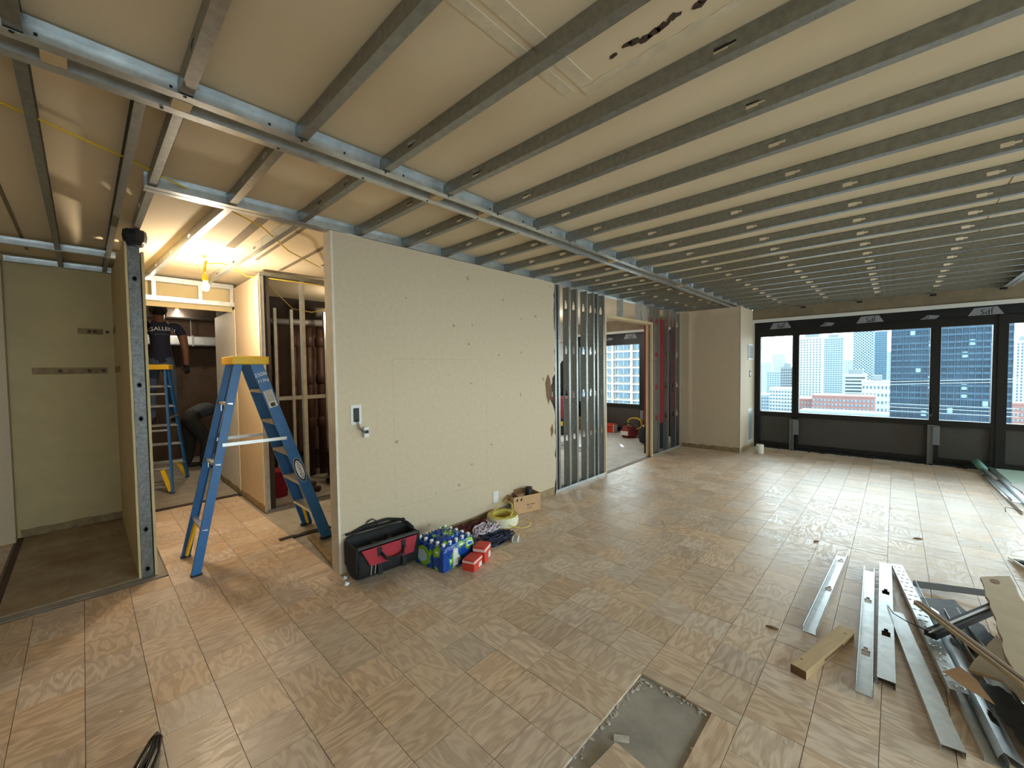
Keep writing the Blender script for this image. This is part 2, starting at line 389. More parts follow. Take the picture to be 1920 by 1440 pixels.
for i, (x, y, a, lab) in enumerate(((-.80, 1.475, .6, 'small pale chip beside the loose parquet tile'), (-.89, 1.18, .2, 'small pale chip at the near edge of the tile hole'))):
    o = MB().prism([(-.032,-.012),(.03,-.014),(.032,.012),(-.028,.014)], 0, .008).build('plaster_chip', M['mortar']); o.location = (x, y, -TT); o.rotation_euler.z = a
    tag(o, lab, 'chip')
# strips left by removed walls, closet screed, bathroom sill
B(-5.93, -4.08, -.43, .238, -TT, -.001).build('closet_screed', M['closetf'], floor)
st = MB()
st.prism(jag((-4.08, -1.2), (-4.08, .40), 30, .012, R_)+jag((-3.99, .40), (-3.99, -1.2), 30, .01, R_), -TT, -.004)
st.build('mortar_strip', M['concrete'], floor)
B(-5.95, -4.1, -.47, -.43, -TT, -.003).build('dark_gap_strip', M['brown'], floor)
sl = MB(); sl.set(Matrix.Translation((-3.9, 1.40, -TT)) @ Matrix.Rotation(math.radians(-6), 4, 'Z')); sl.box(-.02, .80, -.03, .02, 0, .02)
sl.build('door_sill_strip', M['glue'], floor)
dk = MB(); dk.prism(jag((-4.06, 1.17), (-4.06, 1.62), 8, .012, R_)+jag((-4.0, 1.62), (-4.0, 1.17), 8, .01, R_), -TT, .004); dk.build('cut_edge', M['darkvoid'], floor)
B(-6.0, -5.9, .34, 1.31, -TT, .004).build('threshold_strip', M['darkvoid'], floor)
# broken mortar lip under the windows
wl = MB()
pts = jag((-1.95, 8.70), (3.5, 8.70), 90, .004, R_)+jag((3.5, 8.765), (-1.95, 8.765), 90, .018, R_)
wl.prism(pts, -TT, .004); wl.build('mortar_lip', M['mortar'], floor)
B(-1.95, 3.5, 8.76, 8.86, -TT, .03).build('window_channel', M['membrane'], floor)
cr = MB()
for k in range(60):
    x = R_.uniform(-1.9, 1.2); q = R_.uniform(.006, .02); cr.set(Matrix.Translation((x, 8.75+R_.uniform(-.03, .05), .0)) @ Matrix.Rotation(R_.random()*6, 4, 'Z')); cr.box(-q*1.6, q*1.6, -q, q, 0, q*1.1)
tag(cr.build('black_crumb', M['membrane'], None), 'black torn membrane crumbs along the foot of the windows', 'rubble', kind='stuff')

# ------------------------------------------------------------------ ceiling with its steel framing
CZ = 2.634
ceiling = struct(B(-9.4, 3.6, -3, 9.05, CZ, 2.95).build('ceiling', M['ceil']))
ZB = 2.563
JH = .064
def jchan(L_, holes):
    mb = MB(); mb.set(axes((0,0,1), (1,0,0), (0,1,0))); return chan(mb, L_, JH, .041, lip=.007, holes=holes, hw=.36, hl=.07)
jr_n = jchan(3.07, [.30, 1.55]).mesh('joist', M['galv2'])
jr_f = jchan(3.07, [.55, 1.16, 1.77, 2.38]).mesh('joist', M['galv2'])
for k in range(-4, 21):
    o = link('joist', jr_n if k < 7 else jr_f, ceiling); o.location = (-1.985, .283+.4125*k, ZB+.003+JH/2)
jl = jchan(.98, [.42, .8]).mesh('joist', M['galv2'])
for k in range(0, 18):
    o = link('joist', jl, ceiling); o.location = (-3.085, .655+.4125*k, ZB+.003+JH/2)
jh = jchan(2.85, [.6, 1.25, 1.9]).mesh('joist', M['galv'])
for y, rz in ((.66, 3.2), (1.07, 1.0)):
    o = link('joist', jh, ceiling); o.location = (-5.93, y-.0-2.85*math.sin(math.radians(rz)), ZB+.003+JH/2); o.rotation_euler.z = math.radians(rz)
def track(x, y0, y1, side, name='track', h=.066, fl_=.045, m='galv'):
    """angle-like runner along y; side +1 opens to +x"""
    mb = MB(); mb.set(axes((0,0,-side), (0,1,0), (side,0,0), (x, y0, ZB-.003+h/2))); chan(mb, y1-y0, h, fl_, lip=0); return mb.build(name, M[m], ceiling)
track(-1.995, -1.4, 8.66, 1); track(-2.075, -1.4, 8.66, -1)
track(-3.06, .27, 7.86, 1, h=.075); track(-3.07, .27, 7.86, -1, h=.075)
track(1.09, -1.4, 8.66, -1); track(1.10, 4, 8.66, 1)
track(-5.13, -1.4, .24, 1, h=.055); track(-5.90, -.46, .24, 1, h=.05)
for y in (-.03, .30, 1.51, 1.90, 3.6, 5.3): B(-2.07, -1.999, y-.03, y+.03, ZB-.004, ZB+.02).build('spacer_block', M['wood'], ceiling)
for y, w in ((.205, -1), (.285, 1), (-.125, 1)):
    mb = MB(); mb.set(axes((0,0,1*w), (1,0,0), (0,w,0), (-5.93, y, ZB+.003+JH/2))); chan(mb, 3.85, JH, .035, holes=[1.2, 2.4], hw=.36); mb.build('joist', M['galv2'], ceiling)
sc = MB()
for k in range(-3, 20):
    for x, y in ((-1.956, .30+.4125*k), (-2.10, .66+.4125*k)):
        sc.set(Matrix.Translation((x, y, ZB-.006))); sc.lathe([(.006,0),(.006,.004)], 8)
sc.set(Matrix())
for k in range(30):
    y = -.4+k*.33; sc.box(-1.9945, -1.990, y, y+.009, ZB+.03, ZB+.039)
sc.build('screw', M['ink'], ceiling)['kind'] = 'stuff'
# scars of the old wall in the slab
sp_ = MB()
for x, y, r in ((-.749,1.338,.02),(-.69,1.325,.022),(-.665,1.332,.026),(-.63,1.345,.03),(-.60,1.342,.03),(-.57,1.338,.026),(-.531,1.327,.024),(-.458,1.34,.022),(-.44,1.33,.02),(-.899,.996,.011)):
    pts = [(x+r*R_.uniform(.6, 1.25)*math.cos(a*.63)*.95, y+r*R_.uniform(.5, 1.1)*math.sin(a*.63)*.6) for a in range(10)]
    sp_.prism(pts, CZ-.0025, CZ+.001)
sp_.build('slab_scar', mat('scar_dark', srgb(74, 58, 46), .95, 0, .4, 60, .8, 60), ceiling)
pl = MB()
pl.box(-1.0, -.955, .55, 1.39, CZ-.002, CZ+.001); pl.box(-.925, -.87, .55, 1.39, CZ-.003, CZ+.001)
pl.prism(jag((-.93, 1.44), (1.0, 1.44), 40, .012, R_)+jag((1.0, 1.40), (-.93, 1.40), 40, .008, R_), CZ-.003, CZ+.001)
pl.build('plaster_patch', mat('skim_plaster', srgb(216, 204, 178), .85, 0, .1, 14, .3, 60), ceiling)
pl2 = MB()
for x0,x1,y0,y1 in ((-4.9,-3.5,1.5,1.54),(-4.6,-3.3,1.2,1.23),(-4.4,-3.2,1.75,1.83),(-5.6,-3.3,-.31,-.29),(-4.3,-3.2,.9,.97)): pl2.box(x0,x1,y0,y1,CZ-.002,CZ+.001)
pl2.box(.49, .495, 2, 8, CZ-.0015, CZ+.001)
pl2.build('plaster_scar', M['beamc'], ceiling)
# yellow cable clipped under the slab
yc = MB().tube([(-2.3,-.75,2.618),(-2.62,-.19,2.615),(-2.86,.22,2.612),(-2.97,.33,2.615),(-3.17,.61,2.612),(-3.43,.95,2.600),(-3.8,1.25,2.56),(-4.39,1.745,2.61)], .0055, 6)
tag(yc.build('yellow_cable', M['ycord'], None, True), 'thin yellow cable running across the ceiling above the closet', 'cable')

# ------------------------------------------------------------------ partition wall beside the ladder
wall_left = sroot('wall_left')
rr = random.Random(5)
edge = [(3.93+rr.uniform(-.012, .012), 0.0+z*.0) for z in (0,)]
outl = [(1.28, 0), (3.90, 0), (3.91, .12)]
z = .2
while z < 2.5:
    d = rr.uniform(-.014, .014)
    if 1.05 < z < 1.42: d -= .10*math.sin((z-1.05)/.37*math.pi)+rr.uniform(0, .03)
    outl.append((3.925+d, z)); z += .055
outl += [(3.935, 2.55), (1.28, 2.55)]
def wallmat():
    m = M['paper'].copy(); m.name = 'vinyl_wallcovering_stained'; nt = m.node_tree; N = nt.nodes; L = nt.links; b = N['Principled BSDF']
    src = b.inputs['Base Color'].links[0].from_socket
    tc = N.new('ShaderNodeTexCoord'); n = N.new('ShaderNodeTexNoise'); n.inputs['Scale'].default_value = 11; n.inputs['Detail'].default_value = 1; L.new(tc.outputs['Object'], n.inputs['Vector'])
    mr = N.new('ShaderNodeMapRange'); mr.inputs[1].default_value = .735; mr.inputs[2].default_value = .76; mr.inputs[3].default_value = 0; mr.inputs[4].default_value = .6; L.new(n.outputs['Fac'], mr.inputs[0])
    # outline left by a cabinet that stood against the wall
    sp = N.new('ShaderNodeSeparateXYZ'); L.new(tc.outputs['Object'], sp.inputs[0])
    def mth(op, a, bb, c=None):
        q = N.new('ShaderNodeMath'); q.operation = op
        for i, s in enumerate((a, bb, c)):
            if s is None: continue
            if isinstance(s, (int, float)): q.inputs[i].default_value = s
            else: L.new(s, q.inputs[i])
        return q.outputs[0]
    dy = mth('ABSOLUTE', mth('SUBTRACT', sp.outputs[1], 2.27), 0); dz = mth('ABSOLUTE', mth('SUBTRACT', sp.outputs[2], 1.0), 0)
    d = mth('MAXIMUM', mth('SUBTRACT', dy, .52), mth('SUBTRACT', dz, .62))
    line = mth('LESS_THAN', mth('ABSOLUTE', d, 0), .006)
    n3 = N.new('ShaderNodeTexNoise'); n3.inputs['Scale'].default_value = 3; L.new(tc.outputs['Object'], n3.inputs['Vector'])
    line = mth('MULTIPLY', line, mth('MULTIPLY', n3.outputs['Fac'], .18))
    fac = mth('MAXIMUM', line, mr.outputs[0])
    mx = N.new('ShaderNodeMix'); mx.data_type = 'RGBA'; L.new(fac, mx.inputs[0]); L.new(src, mx.inputs[6]); mx.inputs[7].default_value = srgb(110, 100, 84); L.new(mx.outputs[2], b.inputs['Base Color'])
    return m
M['paperst'] = wallmat()
g = MB(); g.set(axes((0,1,0), (0,0,1), (1,0,0), (-3.016, 0, 0))); g.prism(outl, 0, .016); g.build('gypsum_board', M['paperst'], wall_left)
g = MB(); g.set(axes((0,1,0), (0,0,1), (1,0,0), (-3.122, 0, 0))); g.prism(outl, 0, .016); g.build('gypsum_board', M['paperdim'], wall_left)
g = MB()
for y in (1.285, 1.69, 2.1, 2.5, 2.9, 3.3, 3.7):
    g.set(axes((-1,0,0), (0,0,1), (0,1,0), (-3.061, y, .002))); chan(g, 2.54, .088, .035)
g.build('stud', M['galv2'], wall_left)['kind'] = 'stuff'
B(-3.125, -2.998, 1.268, 1.285, 0, 2.55).build('corner_bead', M['plaster'], wall_left)
g = MB(); g.set(axes((0,1,0), (0,0,1), (1,0,0), (-3.0, 0, 0))); g.prism([(1.7, 0), (3.90, 0), (3.90, .085), (2.9, .07), (2.2, .075), (1.7, .06)], 0, .003); g.build('adhesive_strip', M['glue'], wall_left)
g = MB(); g.set(axes((0,1,0), (0,0,1), (1,0,0), (-3.0, 0, 0)))
g.prism([(3.74,1.36),(3.79,1.46),(3.83,1.40),(3.86,1.26),(3.80,1.1),(3.76,1.2)], 0, .002); g.prism([(3.83,.80),(3.87,.86),(3.89,.76),(3.85,.70)], 0, .002); g.build('torn_paper_core', M['fibred'], wall_left)
# box with hanging switch, outlet
t = thing('switch_box', 'open electrical box with a switch hanging from wires, in the beige partition', 'switch', (-3.0, 1.43, 1.19))
B(.0, .004, -.045, .04, -.075, .075).build('wall_plate_mark', M['label'], t)
B(.003, .007, -.025, .02, -.055, .05).build('box_opening', M['ink'], t)
for dy in (0, .012): MB().tube([(.006, dy-.005, -.04), (.025, dy, -.10), (.03, .045+dy, -.145), (.02, .06+dy*.3, -.13)], .0025, 6).build('wire', M['rubber'], t, True)
sw = B(.002, .03, .045, .085, -.18, -.10).build('switch', M['label'], t, bevel=.003); B(.03, .034, .05, .08, -.15, -.125).build('rocker', M['ink'], sw)
t = thing('wall_outlet', 'white outlet cover low on the partition beside the cardboard box', 'outlet', (-3.0, 2.90, .2))
pl_ = B(0, .006, -.037, .037, -.06, .06).build('cover_plate', M['white'], t, bevel=.002)
for dz in (-.025, .025): B(.006, .008, -.014, .014, dz-.014, dz+.014).build('socket', M['label'], pl_)

# ------------------------------------------------------------------ framed wall and doorway to the next room
wall_framed = sroot('wall_framed')
stud_h = [.65, 1.19, 1.757, 2.33]
mb = MB(); mb.set(axes((-1,0,0), (0,0,1), (0,1,0))); chan(mb, 2.545, .09, .035, lip=.007, holes=stud_h, hw=.42, hl=.10)
stud_me = mb.mesh('stud', M['galv2'])
for y in (3.935, 4.005, 4.225, 4.395, 4.62, 4.80, 4.895, 5.06, 6.70, 6.90, 7.29, 7.63, 7.81):
    o = link('stud', stud_me, wall_framed); o.location = (-3.047, y, .002)
for y0, y1 in ((3.93, 5.14), (6.66, 7.86)):
    mb = MB(); mb.set(axes((1,0,0), (0,1,0), (0,0,1), (-3.047, y0, .0))); chan(mb, y1-y0, .094, .032, lip=0); mb.build('bottom_track', M['galv'], wall_framed)
for x, y in ((-3.017, 5.118), (-3.092, 5.118), (-3.017, 6.64), (-3.092, 6.64)):
    B(x-.0175, x+.0175, y-.019, y+.019, .0, 2.28).build('jamb_post', M['woodz'], wall_framed)
B(-3.11, -3.0, 5.10, 6.66, 2.245, 2.285).build('door_header', M['wood'], wall_framed)
for y in (5.6, 6.2, 6.45):
    mb = MB(); mb.set(axes((-1,0,0), (0,0,1), (0,1,0), (-3.047, y, 2.285))); chan(mb, .27, .09, .035); mb.build('cripple_stud', M['galv'], wall_framed)
# maroon door panel leaning behind the studs
t = thing('maroon_panel', 'tall maroon panel standing behind the bare studs right of the doorway', 'panel', (-3.22, 7.25, 0))
B(-.02, .02, -.42, .30, .48, 2.42).build('panel_sheet', M['maroon'], t); B(-.02, .02, -.42, .45, .0, .48).build('panel_base', M['bagk'], t)
B(-.021, .021, .33, .38, .48, 2.42).build('panel_strip', M['maroon'], t)

# ------------------------------------------------------------------ column box beside the windows
wall_column = struct(B(-3.1, -1.972, 7.90, 8.86, 0, 2.57).build('wall_column', M['paper']))
g = MB(); g.set(axes((1,0,0), (0,0,1), (0,-1,0), (0, 7.90, 0))); g.prism([(-2.98,.0),(-1.972,.0)]+jag((-1.972,.085),(-2.98,.075),20,.012,R_), 0, .003); g.build('adhesive_strip', M['glue'], wall_column)
g = MB(); g.set(axes((0,1,0), (0,0,1), (1,0,0), (-1.972, 0, 0))); g.prism([(7.9,.0),(8.8,.0)]+jag((8.8,.06),(7.9,.08),14,.01,R_), 0, .003); g.build('adhesive_strip', M['glue'], wall_column)
B(-1.975, -1.968, 7.895, 7.915, 0, 2.57).build('corner_bead', M['white'], wall_column)
t = thing('vent_grille', 'grey louvred vent grille high on the side of the column by the window', 'vent', (-1.972, 8.53, 1.79))
B(0, .004, -.15, .15, -.12, .12).build('backing', M['ink'], t)
fr_ = MB(); fr_.box(0,.014,-.17,.17,.115,.14); fr_.box(0,.014,-.17,.17,-.14,-.115); fr_.box(0,.014,-.17,-.15,-.115,.115); fr_.box(0,.014,.15,.17,-.115,.115); fr_.build('frame', M['white'], t)
for k in range(9): MB().bar((.008, -.15, -.1+k*.025), (.008, .15, -.1+k*.025), .004, .016, (.5, 0, .8)).build('slat', M['grill'], t)
t = thing('wall_switch', 'small double wall switch on the side of the column below the vent', 'switch', (-1.972, 8.53, 1.35))
a_ = B(0, .006, -.05, .05, -.02, .09).build('plate', M['strap'], t, bevel=.002); B(.006, .010, -.035, .035, 0, .07).build('rocker', M['label'], a_)
B(0, .004, -.025, .025, -.085, -.035).build('plaster_tab', M['white'], t)
t = thing('access_panel', 'grey painted access panel low on the side of the column', 'panel', (-1.972, 8.56, .12))
B(0, .004, -.17, .17, 0, .62).build('frame', M['white'], t); B(.004, .006, -.145, .145, .03, .59).build('leaf', M['grill'], t)

# ------------------------------------------------------------------ window walls
def window(n, x0, x1, wide=False, right=True):
    """one fixed light: frame, pane, solid panel below"""
    w = sroot('window_%d' % n); y0, y1 = 8.86, 8.96
    f = MB(); f.box(x0-.055, x0, y0, y1, .0, 2.2); f.box(x1, x1+.055, y0, y1, .0, 2.2); f.box(x0, x1, y0, y1, 2.075, 2.2); f.box(x0, x1, y0, y1, .585, .672)
    f.box(x0, x1, y0, y1, 0, .10)
    f.build('frame', M['black'], w)
    B(x0, x1, 8.905, 8.913, .672, 2.075).build('pane', M['glass'], w)
    B(x0, x1, 8.90, 8.925, .10, .585).build('lower_panel', M['panel'], w)
    return w
for n, (x0, x1) in enumerate(((-1.872, -1.37), (-1.268, .376), (.486, .993), (1.135, 2.75), (2.86, 3.5), (-5.97, -5.40), (-5.29, -4.32)), 1): window(n, x0, x1)
g = MB(); g.box(-1.99, -1.92, 8.86, 8.96, 0, 2.4); g.box(1.04, 1.09, 8.85, 8.97, 0, 2.2); g.box(3.55, 3.62, 8.86, 8.96, 0, 2.4); g.box(-6.2, -6.02, 8.86, 8.96, 0, 2.4); g.box(-4.27, -3.08, 8.86, 8.96, 0, 2.4)
trim = struct(g.build('trim_1', M['black']))
B(.405, .43, 8.80, 8.862, .78, .90).build('latch_plate', M['black'], trim); MB().tube([(.41, 8.845, .78), (.40, 8.80, .74), (.38, 8.79, .72)], .012, 8).build('latch_handle', M['black'], trim, True)
wall_far = sroot('wall_far')
for x0, x1 in ((-1.972, 3.62), (-6.2, -3.1)):
    B(x0, x1, 8.70, 9.05, 2.385, CZ).build('concrete_beam', M['beamc'], wall_far)
    B(x0, x1, 8.675, 8.705, 2.33, 2.388).build('beam_edge_strip', M['white'], wall_far)
    B(x0, x1, 8.88, 9.0, 2.19, 2.388).build('membrane_strip', M['membrane'], wall_far)
    for k in range(int((x1-x0)/.62)):
        x = x0+.42+k*.62
        if k % 2: q = [(x-.05, 2.205), (x+.12, 2.20), (x+.16, 2.25), (x+.03, 2.27)]
        else: q = [(x-.18, 2.21), (x+.16, 2.215), (x+.10, 2.325), (x-.12, 2.32)]
        p_ = MB().set(axes((1,0,0), (0,0,1), (0,-1,0), (0, 8.88, 0))).prism(q, 0, .003).build('tape_patch', M['tape'], wall_far)
        text('JPS' if k % 2 == 0 else 'oc', .10, M['ink'], axes((-1,0,0), (0,0,-1), (0,-1,0), (x, 8.876, 2.262 if k % 2 == 0 else 2.235)), p_, 'print')
# dark openings for conduits in the framing at the window
for i, x in enumerate((-1.25, -.5, .33, 1.0)):
    B(x-.03, x+.03, 8.60, 8.62, ZB-.001, ZB+.03).build('conduit_hole', M['ink'], ceiling)
    B(x+.02, x+.09, 8.698, 8.702, 2.53, 2.56).build('conduit_slot', M['ink'], wall_far)
for x, h, lab in ((-1.345, .56, 'grey steel bracket standing at the foot of the window beside the narrow pane'), (.39, .60, 'grey steel bracket standing at the foot of the window under the latch')):
    t = thing('window_bracket', lab, 'bracket', (x, 8.73, 0))
    mb = MB(); mb.set(axes((1,0,0), (0,0,1), (0,-1,0), (0, 0, 0))); chan(mb, h, .06, .03, .003, 0); mb.build('upright', M['bracket'], t)
    B(.03, .10, -.004, .004, h*.52, h-.01).build('side_plate', M['bracket'], t); B(-.03, .09, -.03, .0, h, h+.006).build('top_flange', M['bracket'], t)

# ------------------------------------------------------------------ remaining shell
wr_ = sroot('wall_right')
B(3.6, 3.75, -3.1, 9.0, 0, .60).build('sill_wall', M['panel'], wr_); B(3.6, 3.75, -3.1, 9.0, 2.16, CZ).build('wall_head', M['beamc'], wr_)
B(3.6, 3.75, -3.1, RW0, .60, 2.16).build('wall_end_piece', M['paper'], wr_); B(3.6, 3.75, RW1, 9.0, .60, 2.16).build('wall_end_piece', M['paper'], wr_)
for k in range(5):
    a = RW0+(RW1-RW0)*k/5; b = RW0+(RW1-RW0)*(k+1)/5
    w = sroot('window_%d' % (8+k)); f = MB(); f.box(3.62,3.72,a,a+.06,.6,2.16); f.box(3.62,3.72,b-.06,b,.6,2.16); f.box(3.62,3.72,a+.06,b-.06,.6,.67); f.box(3.62,3.72,a+.06,b-.06,2.08,2.16); f.build('frame', M['black'], w)
    B(3.665, 3.673, a+.06, b-.06, .67, 2.08).build('pane', M['glass'], w)
struct(B(-9.5, 3.75, -3.15, -3.0, 0, CZ).build('wall_back', M['paper']))
struct(B(-6.25, -6.1, 3.6, 8.9, 0, CZ).build('wall_next_room', M['white']))
struct(B(-9.5, -3.11, 3.5, 3.6, 0, CZ).build('wall_divider', M['white']))
struct(B(-9.5, -9.3, -3.0, 3.5, 0, CZ).build('wall_end', M['brown']))
struct(B(-9.3, -6.1, -1.1, -1.0, 0, CZ).build('wall_end_left', M['brown']))
# wing wall with the bare stud end
wing = sroot('wall_wing')
g = MB(); g.set(axes((1,0,0), (0,0,1), (0,-1,0), (0, .250, 0))); g.prism([(-5.94,0),(-4.06,0)]+jag((-4.06,.02),(-4.06,2.5),40,.010,R_)+[(-5.94,2.56)], 0, .014); g.build('gypsum_board', M['paperdim'], wing)
g = MB(); g.set(axes((1,0,0), (0,0,1), (0,-1,0), (0, .340, 0))); g.prism([(-5.94,0),(-4.045,0)]+jag((-4.045,.02),(-4.045,2.42),40,.006,R_)+[(-5.94,2.56)], 0, .016); g.build('gypsum_board', M['paperdim'], wing)
def cross(mb, y, z, r=.013):
    mb.box(-.001, .004, y-r, y+r, z-r*.8, z+r*.8); mb.box(-.001, .004, y-r*.6, y+r*.6, z-r*1.5, z+r*1.5)
mb = MB(); mb.set(axes((0,1,0), (0,0,1), (-1,0,0), (-4.062, .285, 0))); chan(mb, 2.5, .066, .034, lip=.007)
sd = mb.build('stud', M['studdk'], wing)
for z in (.06, .36, 1.19, 1.44, 2.22):
    kn = MB(); kn.set(Matrix.Translation((-4.062, 0, 0))); cross(kn, .285, z); kn.build('knockout', M['ink'], sd)
g = MB(); g.set(Matrix.Translation((-4.05, .295, 2.475))); g.lathe([(.045,-.02),(.05,.0),(.064,.01),(.070,.05),(.064,.09)], 8)
g.build('rubber_boot', M['rubber'], wing)
# closet back wall, pilaster
cb = struct(B(-6.1, -5.94, -3.0, .34, 0, CZ).build('wall_closet', M['paperdim']))
struct(B(-5.94, -5.80, -3.0, -.47, 0, 2.56).build('wall_pilaster', M['paper']))
g = MB(); g.set(axes((0,1,0), (0,0,1), (1,0,0), (-5.94, 0, 0)))
g.prism([(-.45,0),(.235,0)]+jag((.235,.075),(-.45,.075),20,.008,R_), 0, .004); g.build('adhesive_strip', M['glue'], cb)
for y0, y1, z0, z1, dots in ((-.02, .16, 1.93, 1.99, (.06, .10, .19)), (-.33, .18, 1.53, 1.595, (-.15, .05, .15))):
    g = MB(); g.set(axes((0,1,0), (0,0,1), (1,0,0), (-5.94, 0, 0))); g.prism([(y0,z0),(y1,z0),(y1,z1),(y0,z1)], 0, .003); a_ = g.build('shelf_scar', M['glue'], cb)
    for d in dots: MB().set(axes((0,1,0), (0,0,1), (1,0,0), (-5.937, d, (z0+z1)/2))).lathe([(.016,0),(.014,.002)], 9).build('bare_spot', M['brown'], a_)
for x1_, z_ in ((-5.55, 1.94), (-5.1, 1.54)): B(-5.94, x1_, .233, .2365, z_, z_+.06).build('shelf_scar', M['glue'], wing)
# hall right hand wall, two layers
hall = sroot('wall_hall')
B(-5.93, -4.94, 1.31, 1.328, 0, 2.56).build('gypsum_board', M['paper'], hall)
B(-7.02, -5.945, 1.31, 1.328, 0, 2.30).build('gypsum_board', M['white'], hall)
B(-7.02, -4.96, 1.328, 1.42, 0, 2.56).build('wall_core', M['darkvoid'], hall)
g = MB(); g.set(axes((1,0,0), (0,0,1), (0,-1,0), (0, 1.31, 0))); g.prism([(-7.0,0),(-4.94,0)]+jag((-4.94,.075),(-7.0,.075),30,.012,R_), 0, .004); g.build('adhesive_strip', M['glue'], hall)
g = MB(); g.set(axes((1,0,0), (0,0,1), (0,-1,0), (0, 1.31, 0))); g.prism(jag((-5.955,.05),(-5.955,2.3),40,.012,R_)+jag((-5.915,2.3),(-5.915,.05),40,.012,R_), 0, .006); g.build('joint_compound', M['plaster'], hall)
g = MB(); g.set(axes((1,0,0), (0,0,1), (0,-1,0), (0, 1.31, 0))); g.prism(jag((-4.965,.02),(-4.965,2.5),40,.012,R_)+[(-4.937,2.5),(-4.937,.02)], 0, .003); g.build('torn_edge', M['plaster'], hall)
# hall header framing
hd = sroot('wall_header')
B(-6.02, -5.93, .34, 1.31, 2.335, 2.385).build('header_track', M['galv'], hd); B(-6.02, -5.93, .34, 1.31, 2.545, 2.60).build('header_track', M['galv'], hd)
B(-6.06, -6.03, .34, 1.31, 2.28, 2.60).build('header_board', M['paperdim'], hd)
for y in (.55, .96, 1.27): B(-5.965, -5.928, y, y+.035, 2.385, 2.545).build('header_stud', M['galv'], hd)
# bathroom framing
bath = sroot('wall_bath')
for y in (1.345, 1.76, 2.17, 2.6, 3.0):
    mb = MB(); mb.set(axes((0,-1,0), (0,0,1), (-1,0,0), (-4.95, y, .002))); chan(mb, 2.58, .04, .06, holes=()); mb.build('stud', M['galv'], bath)
B(-5.03, -4.93, 1.33, 3.45, -TT, .022).build('bottom_track', M['galv2'], bath); B(-5.03, -4.93, 1.33, 3.45, 2.56, 2.60).build('top_track', M['galv2'], bath)
for y in (1.55, 1.75, 1.95, 2.39, 2.8):
    mb = MB(); mb.set(axes((0,-1,0), (0,0,1), (-1,0,0), (-5.9, y, .002))); chan(mb, 2.36, .036, .05, holes=()); mb.build('stud', M['galv'], bath)
B(-5.95, -5.915, 1.42, 3.45, 1.15, 1.20).build('brace_rail', M['galv'], bath)
struct(B(-6.75, -6.65, 1.42, 3.5, 0, CZ).build('wall_bath_back', M['darkvoid']))
B(-6.65, -6.62, 1.42, 3.5, .3, 2.3).build('brown_lining', M['brown'], bath)
for i, (y, r, lab) in enumerate(((1.62, .03, 'leftmost thin'), (1.86, .035, 'second'), (2.10, .03, 'third'), (2.30, .05, 'stout bell-jointed'), (2.47, .055, 'rightmost stout'))):
    t = thing('soil_pipe', 'brown vertical pipe behind the bathroom studs, the %s one' % lab, 'pipe', (-6.3, y, -TT), 0, 'pipes behind the bathroom studs')
    MB().lathe([(r,0),(r,2.2)], 16).build('pipe', M['copper'], t, True)
    for z in (.7, 1.35, 1.9): MB().lathe([(r,z),(r*1.35,z+.02),(r*1.35,z+.12),(r*1.1,z+.15),(r,z+.16)], 16).build('bell_joint', M['copper'], t, True)
t = thing('overhead_pipe', 'grey pipe with elbow running under the bathroom ceiling', 'pipe', (-6.15, 1.45, 2.2))
MB().tube([(0,0,0),(0,.6,.02),(0,1.05,.04)], .045, 12).build('run', M['pipeg'], t, True); MB().tube([(0,.9,.18),(.0,1.05,.2),(.02,1.1,.12),(.02,1.1,.0)], .07, 12).build('elbow', M['pipeg'], t, True)
# duct and joist line in the end room
t = thing('air_duct', 'silver air duct under the ceiling of the dark end room', 'duct', (-8.9, -.5, 2.0))
MB().set(Matrix.Translation((0,0,.06))).box(-.14, .14, 0, 3.6, -.06, .10).build('duct_body', M['galv'], t, bevel=.02)
for k in range(3):
    B(-.15, .15, .9+k*.9, .93+k*.9, -.01, .17).build('duct_flange', M['galv2'], t)
    B(-.005, .005, .91+k*.9, .92+k*.9, .17, CZ-2.0).build('hanger_rod', M['galv2'], t)
struct(B(-8.6, -8.2, -1, 3.5, 2.42, CZ).build('trim_2', M['darkvoid']))

# ------------------------------------------------------------------ work lamps
def bulb(label, loc, power, cordtop, r=.032, col=(1, .84, .62)):
    t = thing('work_bulb', label, 'lamp', loc)
    MB().lathe([(.004,-.062),(.022,-.055),(r,-.03),(r*.95,-.01),(.018,.018),(.015,.035)], 16).build('bulb_glass', M['glassb'], t, True)
    MB().lathe([(.02,.03),(.024,.04),(.024,.085),(.012,.095)], 12).build('lamp_socket', M['yellow'], t, True)
    c = [Vector(p)-Vector(loc) for p in cordtop]
    MB().tube([(0,0,.09)]+[tuple(p) for p in c], .006, 6).build('cord', M['ycord'], t, True)
    l = bpy.data.lights.new('work_bulb_light', 'POINT'); l.energy = power; l.color = col; l.shadow_soft_size = .045
    o = bpy.data.objects.new('work_bulb_light', l); COL.objects.link(o); o.parent = t; o.location = (0, 0, -.085)
    return t
b1 = bulb('bare work bulb hanging on a yellow cord in front of the hall header', (-4.75, .825, 2.36), 40, [(-4.80,.82,2.50),(-4.92,.85,2.56),(-4.96,.86,2.60),(-4.9,1.0,2.615),(-4.99,1.12,2.6),(-5.1,1.25,2.56),(-4.97,1.4,2.545),(-4.94,1.9,2.54),(-4.94,2.3,2.53)])
MB().tube([(-.10,.02,.20),(-.06,.01,.12),(-.03,0,.15),(-.07,.03,.24),(-.02,.01,.22),(0,0,.12)], .008, 6).build('cord_loop', M['ycord'], b1, True)
bulb('bare bulb glowing beyond the header above the man on the ladder', (-8.2, 1.05, 2.50), 24, [(-8.2,1.05,2.62)])
bulb('added bare white bulb, unseen behind the partition, brightening the next room', (-5.3, 6.4, 2.40), 30, [(-5.3,6.4,2.62)], col=(1, .97, .92))  # added lamp, kept out of view, to brighten the next room
